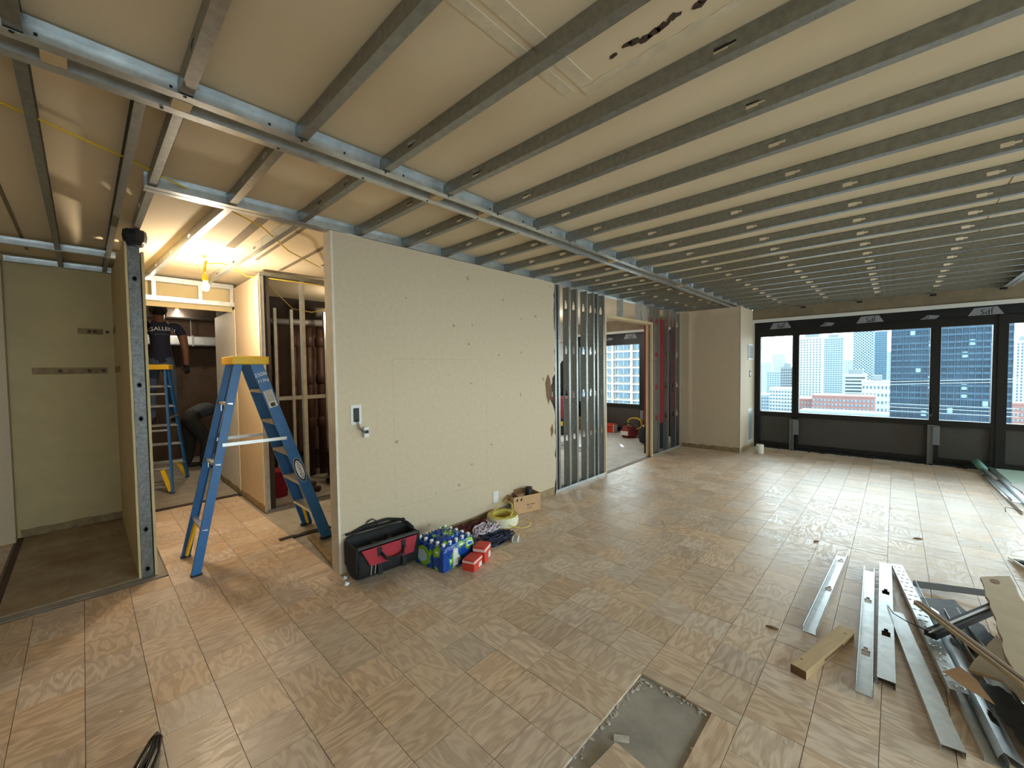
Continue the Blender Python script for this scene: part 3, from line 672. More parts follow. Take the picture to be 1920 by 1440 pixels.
bulb('bare bulb in the bathroom hidden behind the partition', (-5.5, 2.62, 2.40), 12, [(-5.5,2.62,2.62)])
t = thing('temporary_cord', 'yellow temporary cord looped between the bathroom studs', 'cord', (-5.2, 1.4, 2.5))
MB().tube([(.2,.0,-.0),(.0,.15,-.05),(-.05,.35,-.22),(.0,.55,-.25),(.05,.8,-.17),(.1,1.1,-.15)], .006, 6).build('cord', M['romex'], t, True)

# ------------------------------------------------------------------ step ladders
def step_ladder(label, loc, rz, lettering=True):
    """steps on the +y side, rear rails on the -y side"""
    t = thing('step_ladder', label, 'ladder', loc, rz, 'blue step ladders')
    H = 1.60; yf0, yf1, yr0, yr1 = .485, -.02, -.48, -.14
    wb, wt = .25, .165; wrb, wrt = .235, .15
    def fr(z): k = z/H; return yf0+(yf1-yf0)*k, wb+(wt-wb)*k
    def re(z): k = z/H; return yr0+(yr1-yr0)*k, wrb+(wrt-wrb)*k
    for s in (-1, 1):
        y0, w0 = fr(0.0); y1, w1 = fr(H)
        a = Vector((s*w0, y0, .004)); b = Vector((s*w1, y1, H)); d = (b-a).normalized(); n = Vector((-s,0,0)); n = (n-d*n.dot(d)).normalized(); x = d.cross(n)
        mb = MB(); mb.set(axes(x, d, n, a)); chan(mb, (b-a).length, .088, .026, .004, 0); rl = mb.build('front_rail', M['blue'], t)
        y0, w0 = re(0.0); y1, w1 = re(H)
        a = Vector((s*w0, y0, .004)); b = Vector((s*w1, y1, H)); d = (b-a).normalized(); n = Vector((-s,0,0)); n = (n-d*n.dot(d)).normalized(); x = d.cross(n)
        mb = MB(); mb.set(axes(x, d, n, a)); chan(mb, (b-a).length, .058, .024, .004, 0); rr_ = mb.build('rear_rail', M['blue'], t)
        yf, wf = fr(.96); yr, wr = re(.96)
        MB().bar((s*(wr+.006), yr, .955), (s*(wf+.006), yf, .955), .003, .026).build('spreader', M['alu'], t)
        # boots
        y0, w0 = fr(.02)
        mb = MB(); mb.set(Matrix.Translation((s*(w0-.005), y0-.005, 0))); mb.box(-.026, .012, -.05, .05, 0, .012); mb.build('rubber_foot', M['rubber'], rl)
        y0, w0 = re(.02); mb = MB(); mb.set(Matrix.Translation((s*(w0-.005), y0, 0))); mb.box(-.026, .012, -.034, .034, 0, .012); mb.build('rubber_foot', M['rubber'], rr_)
        for (fn, zt, nm) in ((fr, .26, 'front_brace'), (re, .30, 'rear_brace')):
            ya, wa = fn(.03); yb, wbk = fn(zt)
            MB().bar((s*(wa-.03), ya-.0, .03), (s*(wbk-.10), yb, zt), .045, .018, (0, 1, 0)).build(nm, M['yellow'], t)
    for k in range(1, 6):
        z = .275*k; y, w = fr(z)
        mb = MB(); mb.set(axes((0,1,0), (1,0,0), (0,0,-1), (-w+.005, y, z))); chan(mb, 2*w-.01, .082, .025, .003, 0); st_ = mb.build('step', M['alu'], t)
        g = MB()
        for j in range(5): g.box(-w+.01, w-.01, y-.033+j*.0155, y-.028+j*.0155, z, z+.002)
        g.build('tread_rib', M['alu'], st_)
    for z in (.32, .80, 1.27):
        y, w = re(z); MB().bar((-w, y, z), (w, y, z), .034, .022).build('rear_bar', M['alu'], t)
        for s in (-1, 1): MB().bar((s*(w-.01), y, z-.01), (s*(w-.01), y, z-.07), .018, .006, (0,1,0)).build('bar_gusset', M['alu'], t)
    c = MB()
    c.prism([(-.185,-.19),(.185,-.19),(.19,-.08),(.19,.06),(.175,.075),(-.175,.075),(-.19,.06),(-.19,-.08)], 1.59, 1.655)
    top = c.build('top_cap', M['yellow'], t, bevel=.008)
    g = MB(); g.box(-.14, -.05, -.12, .02, 1.655, 1.659); g.box(.05, .14, -.12, .02, 1.655, 1.659); g.box(-.03, .03, -.16, .05, 1.655, 1.658); g.build('tool_tray_rim', M['yellow'], top)
    if lettering:
        # decals on the outer face of the right hand front rail
        y0, w0 = fr(0); y1, w1 = fr(H); a = Vector((w0, y0, 0)); b = Vector((w1, y1, H)); d = (b-a).normalized()
        n = Vector((1,0,0)); n = (n-d*n.dot(d)).normalized(); up = d; x = up.cross(n)
        def pos(z, off=.0012): k = z/H; return a+(b-a)*k+n*off
        def oval(rx, ry, off, m, nm, par):
            mb = MB(); mb.set(axes(x, up, n, pos(.66, off))); mb.prism([(rx*math.cos(q*.2618), ry*math.sin(q*.2618)) for q in range(24)], 0, .0008); return mb.build(nm, m, par)
        dec = oval(.040, .115, .0005, M['whitet'], 'logo_decal', t); oval(.038, .112, .0014, M['ink'], 'logo_field', dec); oval(.028, .09, .0023, M['whitet'], 'logo_panel', dec)
        text('WERNER', .042, M['ink'], axes(-up, x, n, pos(.66, .0034)), dec, 'logo_lettering', .0002)
        mb = MB(); mb.set(axes(x, up, n, pos(1.30, .0008))); mb.box(-.033, .033, -.075, .075, 0, .0006); lb = mb.build('warning_label', M['label'], t)
        g = MB(); g.set(axes(x, up, n, pos(1.30, .0015)))
        for k in range(9): g.box(-.028, .028, .066-k*.011, .070-k*.011, 0, .0004)
        g.box(-.018, .018, -.068, -.036, 0, .0004); g.build('label_print', M['strap'], lb)
        text('250lb', .045, M['whitet'], axes(x, up, n, pos(1.505, .001)), t, 'rating_lettering', .0002)
        text('113kg', .036, M['whitet'], axes(x, up, n, pos(1.455, .001)), t, 'rating_lettering', .0002)
    return t
step_ladder('tall blue step ladder with yellow top standing alone before the hall', (-4.02, 1.01, 0), 0)
step_ladder('blue step ladder in the end room with a man standing on it', (-7.24, .66, -TT), math.radians(74), False)

# ------------------------------------------------------------------ people
def figure(root, joints, bones, mats, name='body', sub=2):
    """joints name -> ((x,y,z), r or (rx,ry)); bones (a, b, material index)"""
    names = list(joints); idx = {n: i for i, n in enumerate(names)}
    me = bpy.data.meshes.new(name); me.from_pydata([joints[n][0] for n in names], [(idx[a], idx[b]) for a, b, _ in bones], [])
    ob = bpy.data.objects.new(name, me); COL.objects.link(ob)
    sk = ob.modifiers.new('skin', 'SKIN'); sk.use_smooth_shade = True; sk.branch_smoothing = .3
    sv = me.skin_vertices[0].data
    for i, n in enumerate(names):
        r = joints[n][1]; sv[i].radius = r if isinstance(r, tuple) else (r, r); sv[i].use_root = (n == 'pelvis')
    sb = ob.modifiers.new('sub', 'SUBSURF'); sb.levels = sb.render_levels = sub
    dg = bpy.context.evaluated_depsgraph_get(); dg.update()
    m2 = bpy.data.meshes.new_from_object(ob.evaluated_get(dg)); bpy.data.objects.remove(ob)
    m2.materials.clear()
    for k in mats: m2.materials.append(M[k])
    segs = [(Vector(joints[a][0]), Vector(joints[b][0]), mi) for a, b, mi in bones]
    for p in m2.polygons:
        c = p.center; best = 9e9
        for a, b, mi in segs:
            ab = b-a; k = max(0, min(1, (c-a).dot(ab)/max(1e-9, ab.length_squared))); d = (a+ab*k-c).length
            if d < best: best = d; p.material_index = mi
        p.use_smooth = True
    m2.name = name; return link(name, m2, root)
def head_parts(root, c, fwd, up, hair, hairmat):
    """ears, nose, eyes, mouth and hair on a head at c"""
    f = Vector(fwd).normalized(); u = Vector(up); u = (u-f*u.dot(f)).normalized(); s = f.cross(u)
    mx = axes(s, f, u, c)
    g = MB(); g.set(mx)
    ell = lambda ce, r, n=10, m=8: g.add([(ce[0]+r[0]*math.sin(math.pi*j/m)*math.cos(2*math.pi*i/n), ce[1]+r[1]*math.sin(math.pi*j/m)*math.sin(2*math.pi*i/n), ce[2]+r[2]*math.cos(math.pi*j/m)) for j in range(m+1) for i in range(n)], [(j*n+i, (j+1)*n+i, (j+1)*n+(i+1) % n, j*n+(i+1) % n) for j in range(m) for i in range(n)])
    def one(nm, ce, r, m_):
        g.v, g.f = [], []; ell(ce, r); g.build(nm, M[m_], root, True)
    for q in (-1, 1): one('ear', (q*.078, -.01, -.01), (.012, .022, .034), 'skin')
    one('nose', (0, .100, -.01), (.014, .02, .022), 'skin')
    for q in (-1, 1): one('eye', (q*.032, .087, .02), (.012, .008, .008), 'ink')
    one('mouth', (0, .088, -.055), (.026, .008, .006), 'ink')
    if hair:
        g.v, g.f = [], []; ell((0, -.012, .035), (.084, .1, .088), 14, 10); g.build('hair', M[hairmat], root, True)
    return mx
def hand(j, bones, side, w, d, mi, palm=.075, curl=(0,0,-1), grip=.02):
    """adds a palm and five fingers after joint w in direction d"""
    d = Vector(d).normalized(); c = Vector(curl); c = (c-d*c.dot(d)).normalized(); a = d.cross(c)*side
    p0 = Vector(j[w][0]); p1 = p0+d*palm*.9; k = w+'_palm'; j[k] = (tuple(p1), (.030, .016)); bones.append((w, k, mi))
    for n, (off, ln) in enumerate(((-.027, .062), (-.009, .072), (.009, .068), (.026, .054))):
        q0 = p1+a*off+d*.012; q1 = q0+d*ln*.5+c*grip*.6; q2 = q1+d*ln*.35+c*grip*1.2
        n0, n1, n2 = (k+'%d%s' % (n, s) for s in 'abc')
        j[n0] = (tuple(q0), .0095); j[n1] = (tuple(q1), .009); j[n2] = (tuple(q2), .0075)
        bones += [(k, n0, mi), (n0, n1, mi), (n1, n2, mi)]
    t0 = p0+d*palm*.35-a*.034; t1 = t0+d*.035-a*.018+c*.008; t2 = t1+d*.03+c*.012
    for s_, p, r in (('t0', t0, .011), ('t1', t1, .010), ('t2', t2, .008)): j[k+s_] = (tuple(p), r)
    bones += [(w, k+'t0', mi), (k+'t0', k+'t1', mi), (k+'t1', k+'t2', mi)]

# man on the ladder, back to the camera (faces -x)
P1 = Vector((-7.50, .76, 0)); zf = .826
J = {'pelvis': ((0,0,.86),(.15,.12)), 'belly': ((.0,0,1.02),(.155,.125)), 'chest': ((.01,0,1.24),(.175,.125)), 'upper': ((0,0,1.37),(.13,.10)), 'neck': ((-.02,0,1.43),.058), 'jaw': ((-.05,0,1.49),(.066,.072)), 'head': ((-.06,0,1.55),(.076,.088)), 'crown': ((-.06,0,1.61),(.055,.065))}
Bn = [('pelvis','belly',1),('belly','chest',1),('chest','upper',1),('upper','neck',0),('neck','jaw',0),('jaw','head',0),('head','crown',0)]
for sd_, q in (('r', 1), ('l', -1)):
    J['hip'+sd_] = ((.0,q*.09,.80),.088); J['knee'+sd_] = ((-.02,q*.11,.46),.062); J['ank'+sd_] = ((.03,q*.12,.09),.046); J['heel'+sd_] = ((.05,q*.12,.035),.036); J['toe'+sd_] = ((-.17,q*.13,.032),.036)
    Bn += [('pelvis','hip'+sd_,2),('hip'+sd_,'knee'+sd_,2),('knee'+sd_,'ank'+sd_,2),('ank'+sd_,'heel'+sd_,3),('heel'+sd_,'toe'+sd_,3)]
J.update({'shr': ((.0,.185,1.37),.068), 'slr': ((.01,.245,1.25),.062), 'elr': ((.02,.27,1.06),.047), 'wrr': ((-.04,.29,.82),.034), 'shl': ((0,-.185,1.37),.068), 'sll': ((-.06,-.25,1.42),.06), 'ell': ((-.22,-.28,1.42),.044), 'wrl': ((-.34,-.2,1.55),.032)})
Bn += [('upper','shr',1),('shr','slr',1),('slr','elr',0),('elr','wrr',0),('upper','shl',1),('shl','sll',1),('sll','ell',0),('ell','wrl',0)]
hand(J, Bn, 1, 'wrr', (-.15,.05,-1), 4, curl=(-1,0,0)); hand(J, Bn, -1, 'wrl', (-.3,.3,.9), 0, curl=(-1,0,0))
t = thing('person', 'man in a navy tee with white lettering standing on the far ladder', 'person', (P1.x, P1.y, zf))
body = figure(t, J, Bn, ['skin', 'navy', 'jeans', 'boot', 'rubber'])
head_parts(t, (-.06, 0, 1.55), (-1,0,0), (0,0,1), True, 'ink')
g = MB(); g.set(Matrix.Translation((-.06, 0, 1.565))); g.lathe([(.098,0),(.102,.02),(.096,.06),(.07,.09),(.02,.102)], 20); cp = g.build('cap', M['cap'], t, True)
g = MB(); g.prism([(-.23,-.05),(-.23,.05),(-.18,.08),(-.13,.085),(-.13,-.085),(-.18,-.08)], 1.575, 1.582); g.build('cap_brim', M['cap'], cp)
bt = BVHTree.FromPolygons([v.co for v in body.data.vertices], [tuple(p.vertices) for p in body.data.polygons])
def on_back(s, size, zc, yc=0, arc=.0):
    me = text_mesh(s, size, 0); me.materials.clear(); me.materials.append(M['whitet'])
    bm = bmesh.new(); bm.from_mesh(me); bmesh.ops.subdivide_edges(bm, edges=bm.edges, cuts=1); bm.to_mesh(me); bm.free()
    for v in me.vertices:
        y, z = v.co.x+yc, zc+v.co.y-arc*v.co.x*v.co.x
        h = bt.ray_cast(Vector((1, y, z)), Vector((-1,0,0)))
        v.co = (h[0].x+.005 if h[0] is not None else .13, y, z)
    return link('shirt_lettering', me, t)
on_back('GALLERY', .072, 1.32, .02, 1.2); on_back('- - - - - - - - - -', .03, 1.245, .02, 1.0)

# man bending over, seen from the side, head to the right (+y) and away
t = thing('person', 'man in black trousers bending over beyond the hall', 'person', (-8.25, 1.15, -TT))
J = {'pelvis': ((0,0,.88),(.17,.16)), 'belly': ((-.04,.17,.95),(.155,.155)), 'chest': ((-.10,.36,.93),(.165,.135)), 'upper': ((-.14,.48,.87),(.13,.10)), 'neck': ((-.16,.57,.80),.056), 'jaw': ((-.17,.62,.74),(.066,.07)), 'head': ((-.17,.65,.68),(.074,.086)), 'crown': ((-.17,.67,.62),(.05,.06))}
Bn = [('pelvis','belly',1),('belly','chest',1),('chest','upper',1),('upper','neck',0),('neck','jaw',0),('jaw','head',0),('head','crown',0)]
for sd_, q, fy in (('r', 1, .12), ('l', -1, -.05)):
    J['hip'+sd_] = ((q*.09,-.01,.80),.12); J['knee'+sd_] = ((q*.12,fy+.08,.46),.092); J['ank'+sd_] = ((q*.14,fy+.03,.09),.066); J['heel'+sd_] = ((q*.14,fy-.01,.04),.038); J['toe'+sd_] = ((q*.15,fy+.20,.034),.036)
    Bn += [('pelvis','hip'+sd_,2),('hip'+sd_,'knee'+sd_,2),('knee'+sd_,'ank'+sd_,2),('ank'+sd_,'heel'+sd_,3),('heel'+sd_,'toe'+sd_,3)]
for sd_, q in (('r', 1), ('l', -1)):
    J['sh'+sd_] = ((-.14+q*.17,.46,.85),.066); J['el'+sd_] = ((-.14+q*.21,.50,.56),.045); J['wr'+sd_] = ((-.14+q*.16,.56,.34),.033)
    Bn += [('upper','sh'+sd_,1),('sh'+sd_,'el'+sd_,1),('el'+sd_,'wr'+sd_,0)]
    hand(J, Bn, q, 'wr'+sd_, (0,.2,-1), 0, curl=(0,1,0))
figure(t, J, Bn, ['skin', 'grey_tee', 'blackcloth', 'boot'])
head_parts(t, (-.17, .65, .68), (0,.45,-.9), (0,.8,.5), True, 'ink')
g = MB(); g.box(-.10,.06,-.155,-.15,.90,.945); g.build('back_tag', M['label'], t)

# worker crouching in the bathroom, mostly behind the partition
t = thing('person', 'worker in black crouching in the bathroom, mostly hidden by the partition', 'person', (-5.45, 2.47, -TT))
J = {'pelvis': ((0,.05,.34),(.15,.13)), 'belly': ((.0,.08,.50),(.14,.13)), 'chest': ((-.02,.12,.68),(.16,.13)), 'upper': ((-.04,.15,.80),(.12,.1)), 'neck': ((-.06,.17,.88),.055), 'jaw': ((-.09,.18,.94),(.064,.07)), 'head': ((-.1,.18,1.0),(.074,.086)), 'crown': ((-.1,.18,1.06),(.05,.06))}
Bn = [('pelvis','belly',1),('belly','chest',1),('chest','upper',1),('upper','neck',0),('neck','jaw',0),('jaw','head',0),('head','crown',0)]
for sd_, q in (('r', 1), ('l', -1)):
    J['hip'+sd_] = ((-.02,.03+q*.09,.30),.09); J['knee'+sd_] = ((-.34,.02+q*.16,.42),.066); J['ank'+sd_] = ((-.10,.0+q*.18,.09),.048); J['heel'+sd_] = ((-.06,q*.18,.04),.038); J['toe'+sd_] = ((-.27,q*.19,.034),.036)
    Bn += [('pelvis','hip'+sd_,2),('hip'+sd_,'knee'+sd_,2),('knee'+sd_,'ank'+sd_,2),('ank'+sd_,'heel'+sd_,3),('heel'+sd_,'toe'+sd_,3)]
    J['sh'+sd_] = ((-.04,.15+q*.17,.78),.064); J['el'+sd_] = ((-.22,.15+q*.22,.60),.044); J['wr'+sd_] = ((-.42,.12+q*.12,.52),.032)
    Bn += [('upper','sh'+sd_,1),('sh'+sd_,'el'+sd_,1),('el'+sd_,'wr'+sd_,0)]
    hand(J, Bn, q, 'wr'+sd_, (-1,0,-.2), 0)
figure(t, J, Bn, ['skin', 'blackcloth', 'blackcloth', 'boot'])
head_parts(t, (-.1, .18, 1.0), (-1,0,-.2), (0,0,1), True, 'ink')

# ------------------------------------------------------------------ things along the partition
t = thing('tool_bag', 'black open-topped tool bag with a red front panel by the wall', 'bag', (-2.85, 1.545, 0), math.radians(-4))
# local: y along the wall, +x toward the room
sec = [(-.13, .0), (.13, .0), (.155, .12), (.12, .235), (.09, .25), (.085, .10), (-.085, .10), (-.10, .29), (-.125, .29), (-.15, .14)]
def bagsec(y, k, dz=0): return [(x*k, y, max(0, z+dz if z > .2 else z)) for x, z in sec]
ys = [(-.255, .80, -.02), (-.235, .95, 0), (-.08, 1.0, -.012), (.08, 1.0, -.012), (.235, .95, 0), (.255, .80, -.02)]
V = []; F = []; n = len(sec)
for y, k, dz in ys: V += bagsec(y, k, dz)
for i in range(len(ys)-1): F += [(i*n+j, i*n+(j+1) % n, (i+1)*n+(j+1) % n, (i+1)*n+j) for j in range(n)]
F += [tuple(range(n-1,-1,-1)), tuple(range((len(ys)-1)*n, len(ys)*n))]
bs = MB().add(V, F).build('bag_shell', M['bagk'], t, True); q_ = bs.modifiers.new('soft', 'SUBSURF'); q_.levels = q_.render_levels = 2
for y in (-.245, .245): B(-.11, .11, y-.01, y+.01, .08, .25).build('end_panel', M['bagk'], t, bevel=.004)
g = MB(); g.add([(.158,-.17,.13),(.158,.17,.13),(.1235,.22,.238),(.1235,-.22,.238),(.164,-.17,.13),(.164,.17,.13),(.130,.22,.240),(.130,-.22,.240)], [(3,2,1,0),(4,5,6,7),(0,1,5,4),(1,2,6,5),(2,3,7,6),(3,0,4,7)]); rp = g.build('red_panel', M['bagr'], t)
MB().bar((.100, -.24, .250), (.100, .24, .250), .03, .012).build('mouth_binding', M['strap'], t); MB().bar((-.112, -.24, .295), (-.112, .24, .295), .03, .012).build('mouth_binding', M['bagk'], t)
for y in (-.09, .10): MB().bar((.170, y-.012, .05), (.136, y+.0, .235), .035, .006, (1,0,.2)).build('web_strap', M['bagk'], t)
MB().tube([(.13, -.085, .20), (.19, -.06, .16), (.20, .0, .15), (.19, .07, .16), (.13, .10, .20)], .011, 8).build('carry_handle', M['bagk'], t, True)
MB().tube([(-.12, -.09, .28), (-.13, -.07, .34), (-.12, -.03, .36), (-.11, .0, .34), (-.11, .01, .28)], .005, 8).build('wire_loop', M['rubber'], t, True)
MB().tube([(-.11, -.2, .29), (-.125, -.1, .315), (-.125, .1, .325), (-.11, .2, .30), (-.05,.235,.28), (.03,.24,.262)], .012, 8).build('frame_rim', M['bagk'], t, True)
g = MB()
for k in range(9):
    y = -.2+.045*k; g.tube([(-.04+R_.uniform(-.03,.03), y, .08), (-.02+R_.uniform(-.05,.05), y+R_.uniform(-.05,.05), .20+R_.uniform(0,.04))], .008, 6)
g.build('tools', M['darkmetal'], t, True)
for k in range(2): MB().tube([(.160, -.16+.03*k, .135), (.150, -.165+.03*k, .06)], .002, 5).build('zip_cord', M['label'], t)

t = thing('water_bottle_pack', 'shrink-wrapped pack of water bottles in blue and green film', 'bottle pack', (-2.43, 1.80, 0), math.radians(6))
# local x to the left (-x world), y along the right edge; corner at origin
nx, ny, pit_ = 5, 5, .0665
bt_me = MB().lathe([(.029,0),(.0315,.01),(.0315,.05),(.029,.06),(.0315,.07),(.0315,.13),(.024,.165),(.012,.185),(.012,.195)], 12).mesh('bottle', M['bottle'], True)
cp_me = MB().lathe([(.0145,.19),(.0145,.205),(.012,.208)], 10).mesh('bottle_cap', M['capw'], True)
for i in range(nx):
    for j in range(ny):
        b_ = link('bottle', bt_me, t); b_.location = (-.035-pit_*i, .035+pit_*j, .001)
        c_ = link('bottle_cap', cp_me, b_)
g = MB(); x1_, x0_, y0_, y1_ = .0, -pit_*nx-.005, .0, pit_*ny+.005
def skirt(q, z):  # scalloped outline following the bottles
    pts = []
    for i in range(nx*4+1): pts.append((x1_-(x1_-x0_)*i/(nx*4)*1.0, y0_-.002+q+.006*abs(math.sin(math.pi*i/4))*-1+.006))
    for i in range(ny*4+1): pts.append((x0_+q*.5-.004*0+.006-.006*abs(math.sin(math.pi*i/4)), y0_+(y1_-y0_)*i/(ny*4)))
    for i in range(nx*4+1): pts.append((x0_+(x1_-x0_)*i/(nx*4), y1_-q-.006+.006*abs(math.sin(math.pi*i/4))))
    for i in range(ny*4+1): pts.append((x1_-q-.006+.006*abs(math.sin(math.pi*i/4)), y1_-(y1_-y0_)*i/(ny*4)))
    return [(a, b_, z+R_.uniform(-.004, .004)*(z > .02)) for a, b_ in pts]
rings = [skirt(0, .004), skirt(0, .05), skirt(0, .10), skirt(.0, .15), skirt(.012, .178), skirt(.04, .188)]
nr = len(rings[0]); V = [p for r in rings for p in r]; F = [(i*nr+k, i*nr+(k+1) % nr, (i+1)*nr+(k+1) % nr, (i+1)*nr+k) for i in range(len(rings)-1) for k in range(nr)]
MB().add(V, F).build('shrink_film', M['film'], t)
g = MB(); q = []
for i in range(15):
    for j in range(17): q.append((-.02+(-.29)*i/14, .03+.275*j/16, (.214 if 2 < i < 12 and 2 < j < 14 else .195)+.010*math.sin(i*2.1)*math.cos(j*1.7)+R_.uniform(-.006, .006)))
g.add(q, [(i*17+j, i*17+j+1, (i+1)*17+j+1, (i+1)*17+j) for i in range(14) for j in range(16)]); g.build('film_top', M['film'], t)
g = MB(); g.set(axes((1,0,0), (0,0,1), (0,-1,0), (-.22, -.004, .088))); ring = [(.075*math.cos(a*.2094), .075*math.sin(a*.2094)) for a in range(30)]
gm = mat('green_print', srgb(128, 176, 44), .3); g.prism(ring, 0, .002); gp = g.build('green_circle_print', gm, t)
g = MB(); g.set(axes((1,0,0), (0,0,1), (0,-1,0), (-.235, -.0062, .085))); g.prism([(.052*math.cos(a*.2094), .048*math.sin(a*.2094)) for a in range(30)], 0, .001); g.build('clear_window_print', M['bottle'], gp)
B(.0005, .003, .10, .15, .02, .15).build('label_print', M['label'], t)

for nm, x, y, z, rz, lab in (('carton', -2.345, 2.01, 0, 20, 'small red carton lying on the floor, the nearer of the pair by the bottle pack'), ('carton', -2.395, 2.155, 0, 26, 'small red carton behind the other, tilted beside the bottle pack')):
    hgt = .085 if z == 0 and rz == 20 else .12
    t = thing(nm, lab, 'box', (x, y, z), math.radians(rz))
    B(-.05, .05, -.065, .065, 0, hgt).build('box_body', M['redbox'], t, bevel=.002)
    B(-.0508, .0508, -.0658, .0658, hgt*.72, hgt*.9).build('pale_band', M['pink'], t); B(.0505, .0515, .01, .055, hgt*.1, hgt*.5).build('paper_sticker', M['label'], t)
    B(-.03, .03, -.06, .06, hgt, hgt+.002).build('lid_flap', M['redbox'], t)

def tangle(seed, n, cx, cy, rx, ry, h, r, loops=3, segs=26):
    q = random.Random(seed); g = MB()
    for k in range(n):
        pts = []; a0 = q.uniform(0, 6.28); ax = q.uniform(.3, 1); ay = q.uniform(.3, 1); ox, oy = q.uniform(-.3, .3)*rx, q.uniform(-.3, .3)*ry; p = q.uniform(0, 6)
        for i in range(segs):
            a = a0+i*loops*.9/segs*6.28*q.uniform(.9, 1.1)/2
            pts.append((cx+ox+rx*ax*math.cos(a+.2*math.sin(3*a+p)), cy+oy+ry*ay*math.sin(a), max(r, r+h*(.5+.5*math.sin(1.7*a+p))*q.uniform(.5, 1)*(1-.5*ax))))
        g.tube(pts, r, 5)
    return g
tag(tangle(1, 40, -2.86, 2.36, .11, .26, .10, .0045).build('wire_bundle', M['wred'], None, True), 'tangled maroon wires heaped against the wall behind the bottle pack', 'wires', kind='stuff')
tag(tangle(2, 20, -2.72, 2.50, .09, .15, .14, .006).build('wire_bundle', M['wwhite'], None, True), 'looped white and lilac wire lying on the wire heap', 'wires', kind='stuff')
tag(tangle(3, 44, -2.57, 2.46, .10, .20, .07, .004).build('wire_bundle', M['wblue'], None, True), 'tangled blue-black wires spread on the floor beside the red cartons', 'wires', kind='stuff')
t = thing('cable_coil', 'coil of yellow electrical cable lying on the floor by the cardboard box', 'coil', (-2.80, 2.80, 0))
prof = MB()
for k in range(7):
    for j in range(5):
        rr_ = .10+.011*j; z = .008+.014*k
        prof.tube([(rr_*math.cos(a*.2618), rr_*math.sin(a*.2618), z+.002*math.sin(a*2+j)) for a in range(24)], .007, 5, True)
prof.build('cable_turns', M['romex'], t, True)
MB().tube([(.155*math.cos(a*.2618), .155*math.sin(a*.2618), .05) for a in range(24)], .005, 6, True).build('wrap_band', M['romexw'], t, True)
g = MB(); g.lathe([(.152,.01),(.157,.05),(.152,.095)], 28); g.f = g.f[:-2]; g.build('shrink_wrap', M['romexw'], t, True)
MB().tube([(-.10,-.04,.09),(-.12,.05,.15),(-.06,.12,.19),(.03,.11,.17),(.09,.05,.12),(.10,-.02,.08)], .0055, 6).build('loose_turn', M['romex'], t, True)
MB().tube([(.09,-.08,.06),(.17,-.05,.03),(.24,.02,.012),(.26,.10,.012),(.22,.17,.02),(.14,.19,.03)], .005, 6).build('cable_tail', M['romex'], t, True)

t = thing('cardboard_box', 'open cardboard box with a black can in it against the wall', 'box', (-2.90, 3.22, 0), math.radians(-17))
w_, d_, h_ = .17, .085, .185
for nm, bx in (('front_panel', (d_-.004, d_, -w_, w_, 0, h_)), ('back_panel', (-d_, -d_+.004, -w_, w_, 0, h_+.03)), ('side_panel', (-d_, d_, -w_, -w_+.004, 0, h_+.0)), ('side_panel', (-d_, d_, w_-.004, w_, 0, h_)), ('bottom_panel', (-d_, d_, -w_, w_, 0, .004))):
    B(*bx).build(nm, M['card'] if nm != 'back_panel' else M['cardin'], t)
MB().bar((-.06, -w_, h_-.01), (-.07, -w_-.07, h_-.06), .13, .004).build('flap', M['card'], t); MB().bar((d_, w_-.02, h_-.0), (d_+.02, w_+.06, h_-.02), .004, .16).build('flap', M['card'], t) if False else None
lb = B(-.065, .055, -w_-.0015, -w_-.0003, .02, .125).build('shipping_label', M['label'], t)
g = MB()
for k in range(8): g.box(-.03+k*.008, -.027+k*.008+.001*(k % 3), -w_-.0025, -w_-.0015, .055, .10)
g.box(-.055, .045, -w_-.0025, -w_-.0015, .108, .115); g.box(-.05, -.02, -w_-.0025, -w_-.0015, .03, .042); g.box(.015, .04, -w_-.0025, -w_-.0015, .03, .04); g.build('label_print', M['ink'], lb)
g = MB()
for y in (-.125, -.075): g.set(axes((0,1,0), (0,0,1), (1,0,0), (d_+.0003, y, .15))); g.prism([(-.014,-.012),(.004,-.014),(.014,.006),(.006,.016),(-.008,.008)], 0, .0006)
g.set(axes((0,1,0), (0,0,1), (1,0,0), (d_+.0003, 0, .085))); g.prism([(-.005,-.009),(.016,-.009),(.0055,.012)], 0, .0006); g.box(-.005, .06, -.032, -.029, 0, .0006); g.box(-.005, .045, -.042, -.040, 0, .0006)
g.build('box_print', M['ink'], t)
text('cowell', .026, M['ink'], axes((0,1,0), (0,0,1), (1,0,0), (d_+.001, .055, .088)), t, 'box_lettering', .0002)
t2 = thing('can', 'black cylindrical can standing in the cardboard box', 'can', (-2.885, 3.29, .005))
MB().lathe([(.034,0),(.036,.005),(.036,.225),(.033,.235)], 20).build('can_body', M['rubber'], t2, True); MB().lathe([(.031,.232),(.031,.238)], 20).build('can_lid', M['ink'], t2)
t2 = thing('small_carton', 'dark carton with a pale sticker inside the cardboard box', 'box', (-2.93, 3.18, .005), math.radians(-17))
B(-.04, .04, -.05, .05, 0, .185).build('carton_body', M['cardin'], t2); B(.04, .041, -.03, .03, .12, .17).build('paper_sticker', M['label'], t2)

